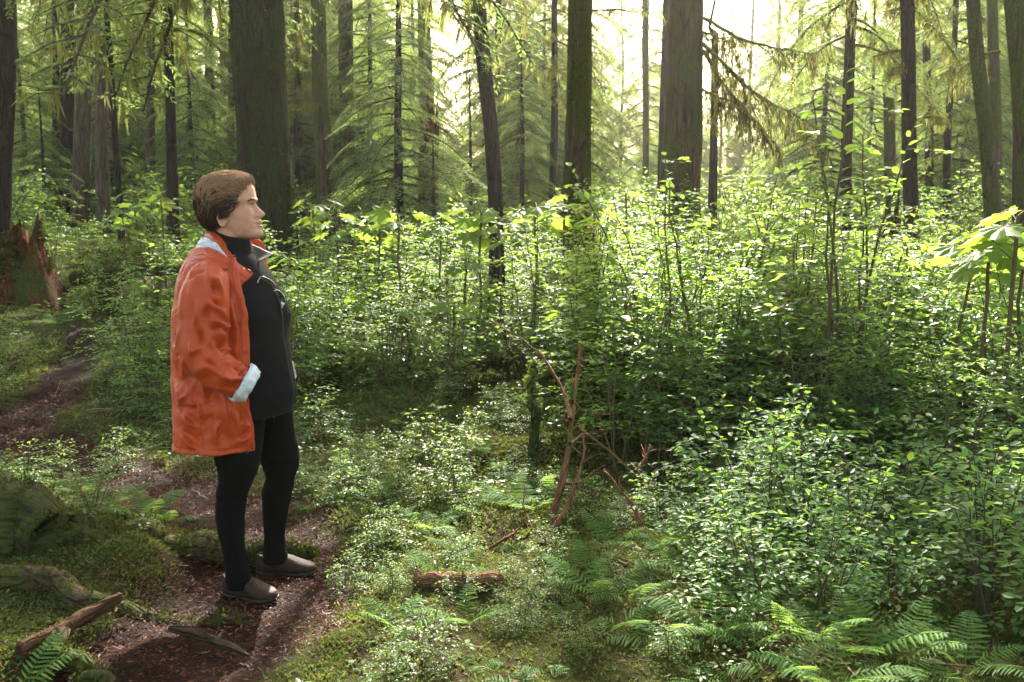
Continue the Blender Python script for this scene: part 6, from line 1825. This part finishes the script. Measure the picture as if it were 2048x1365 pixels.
sheet([li0, [(np.array(a_) + np.array(b_)) / 2 + (0, -.004, .004) for a_, b_ in zip(li0, li1)], li1], .003, 'hood_lining', [M_LINING, M_LINING], hd, 26, .003)
# pocket zip, snap and pull on the near front panel
jg = np.array(JV)
def jpt(px, py, lift=.003):
    q = jg.reshape(-1, 3)
    uv = np.stack([pix(x) for x in q[::1]]) if not hasattr(jpt, 'uv') else jpt.uv
    jpt.uv = uv
    d = np.hypot(uv[:, 0] - px, uv[:, 1] - py) + (q[:, 1] > YP) * 999
    return q[int(np.argmin(d))] + (0, -lift, 0)
sn = rel(ball(jpt(494, 905, .003), .0050, 8, 14, (1, .5, 1)), 'snap', M_ZIP, jk)
rel(Geo().add(*tube(np.stack([jpt(505, 887, .004), jpt(506, 898, .006)]), .0030, 8)), 'zip_pull', M_METAL, jk)
for a_, b_ in (((484, 600), (486, 705)), ((500, 800), (503, 880))):
    P = np.array([jpt(a_[0] + (b_[0] - a_[0]) * q, a_[1] + (b_[1] - a_[1]) * q, .0006) for q in np.linspace(0, 1, 30)])
    P[:, 0] = np.linspace(P[0, 0], P[-1, 0], 30); P = resample(P[::4], 40)
    rel(Geo().add(*tube(P, .0026, 5)), 'seam', M_ORANGE, jk)

# ---- sunglasses hanging on the fleece
sg0 = pp(545, 575, YP - .10)
sg = thing('sunglasses', 'shiny folded sunglasses hanging from the black fleece neckline', 'sunglasses', sg0)
M_LENS = plain('mirror_lens', (.20, .23, .24), .05, .6, .9)
def surf(px, py, lift=.010):
    q = np.array(FV).reshape(-1, 3)
    if not hasattr(surf, 'uv'): surf.uv = np.stack([pix(x) for x in q])
    d = np.hypot(surf.uv[:, 0] - px, surf.uv[:, 1] - py) + (q[:, 1] > YP) * 60
    return q[int(np.argmin(d))] + fv * lift * .5 + rv_ * lift * .6
def lens(c, ax1, ax2, a_, b_):
    n_ = unit(np.cross(ax1, ax2)); k_ = 28
    an = np.linspace(0, 2 * math.pi, k_, endpoint=False)
    rows_ = [c + n_ * (.006 * (1 - q * q)) + ax1 * (a_ * q * np.cos(an))[:, None] + ax2 * (b_ * q * np.sign(np.sin(an)) * np.abs(np.sin(an)) ** .8)[:, None] for q in (.05, .35, .65, .9, 1.0)]
    g = Geo().add(np.array(rows_).reshape(-1, 3), grid_faces(5, k_, True))
    for i in range(len(g.v)): g.v[i] = g.v[i] - sg0.astype(np.float32)
    L_ = g.obj('lens', M_LENS, sg)
    rim = np.concatenate([rows_[-1], rows_[-1][:1]])
    g = Geo().add(*tube(rim - sg0, .0016, 6)); g.obj('rim', M_METAL, L_)
A_ = surf(520, 556); B_ = surf(549, 578); C_ = surf(551, 583); D_ = surf(566, 608)
lens((A_ + B_) / 2, unit(B_ - A_), unit(np.cross(unit(B_ - A_), rv_ * .8 + fv * .5)), np.linalg.norm(B_ - A_) * .52, .017)
lens((C_ + D_) / 2, unit(D_ - C_), unit(np.cross(unit(D_ - C_), rv_ * .8 + fv * .5)), np.linalg.norm(D_ - C_) * .55, .019)
for pts in ([B_, (B_ + C_) / 2 + fv * .006, C_], [A_, A_ + rv_ * .01 + (0, 0, -.02), C_ + rv_ * .008 + (-.012, 0, .004)], [D_, D_ + (0, 0, -.012) + rv_ * .006, D_ + (-.012, 0, -.004) + rv_ * .008]):
    g = Geo().add(*tube(resample(np.array(pts), 12) - sg0, .0017, 6)); g.obj('arm', M_METAL, sg)
# ---------------------------------------------------------------- the air
m = bpy.data.materials.new('pale_haze'); m.use_nodes = True
t = m.node_tree
t.nodes.remove(t.nodes['Principled BSDF'])
vol = t.nodes.new('ShaderNodeVolumePrincipled')
vol.inputs['Color'].default_value = (.96, .95, .86, 1)
vol.inputs['Density'].default_value = HAZE
vol.inputs['Anisotropy'].default_value = .72
t.links.new(vol.outputs[0], t.nodes['Material Output'].inputs['Volume'])
x0, x1, y0, y1, z0, z1 = -260, 260, -30, 270, -3.5, 31
V = np.array([(x, y, z) for z in (z0, z1) for y in (y0, y1) for x in (x0, x1)], float)
F = np.array([(0, 2, 3, 1), (4, 5, 7, 6), (0, 1, 5, 4), (2, 6, 7, 3), (0, 4, 6, 2), (1, 3, 7, 5)])
o = Geo().add(V, F).obj('haze', m, smooth=False); tag(o, None, None, None, 'stuff')
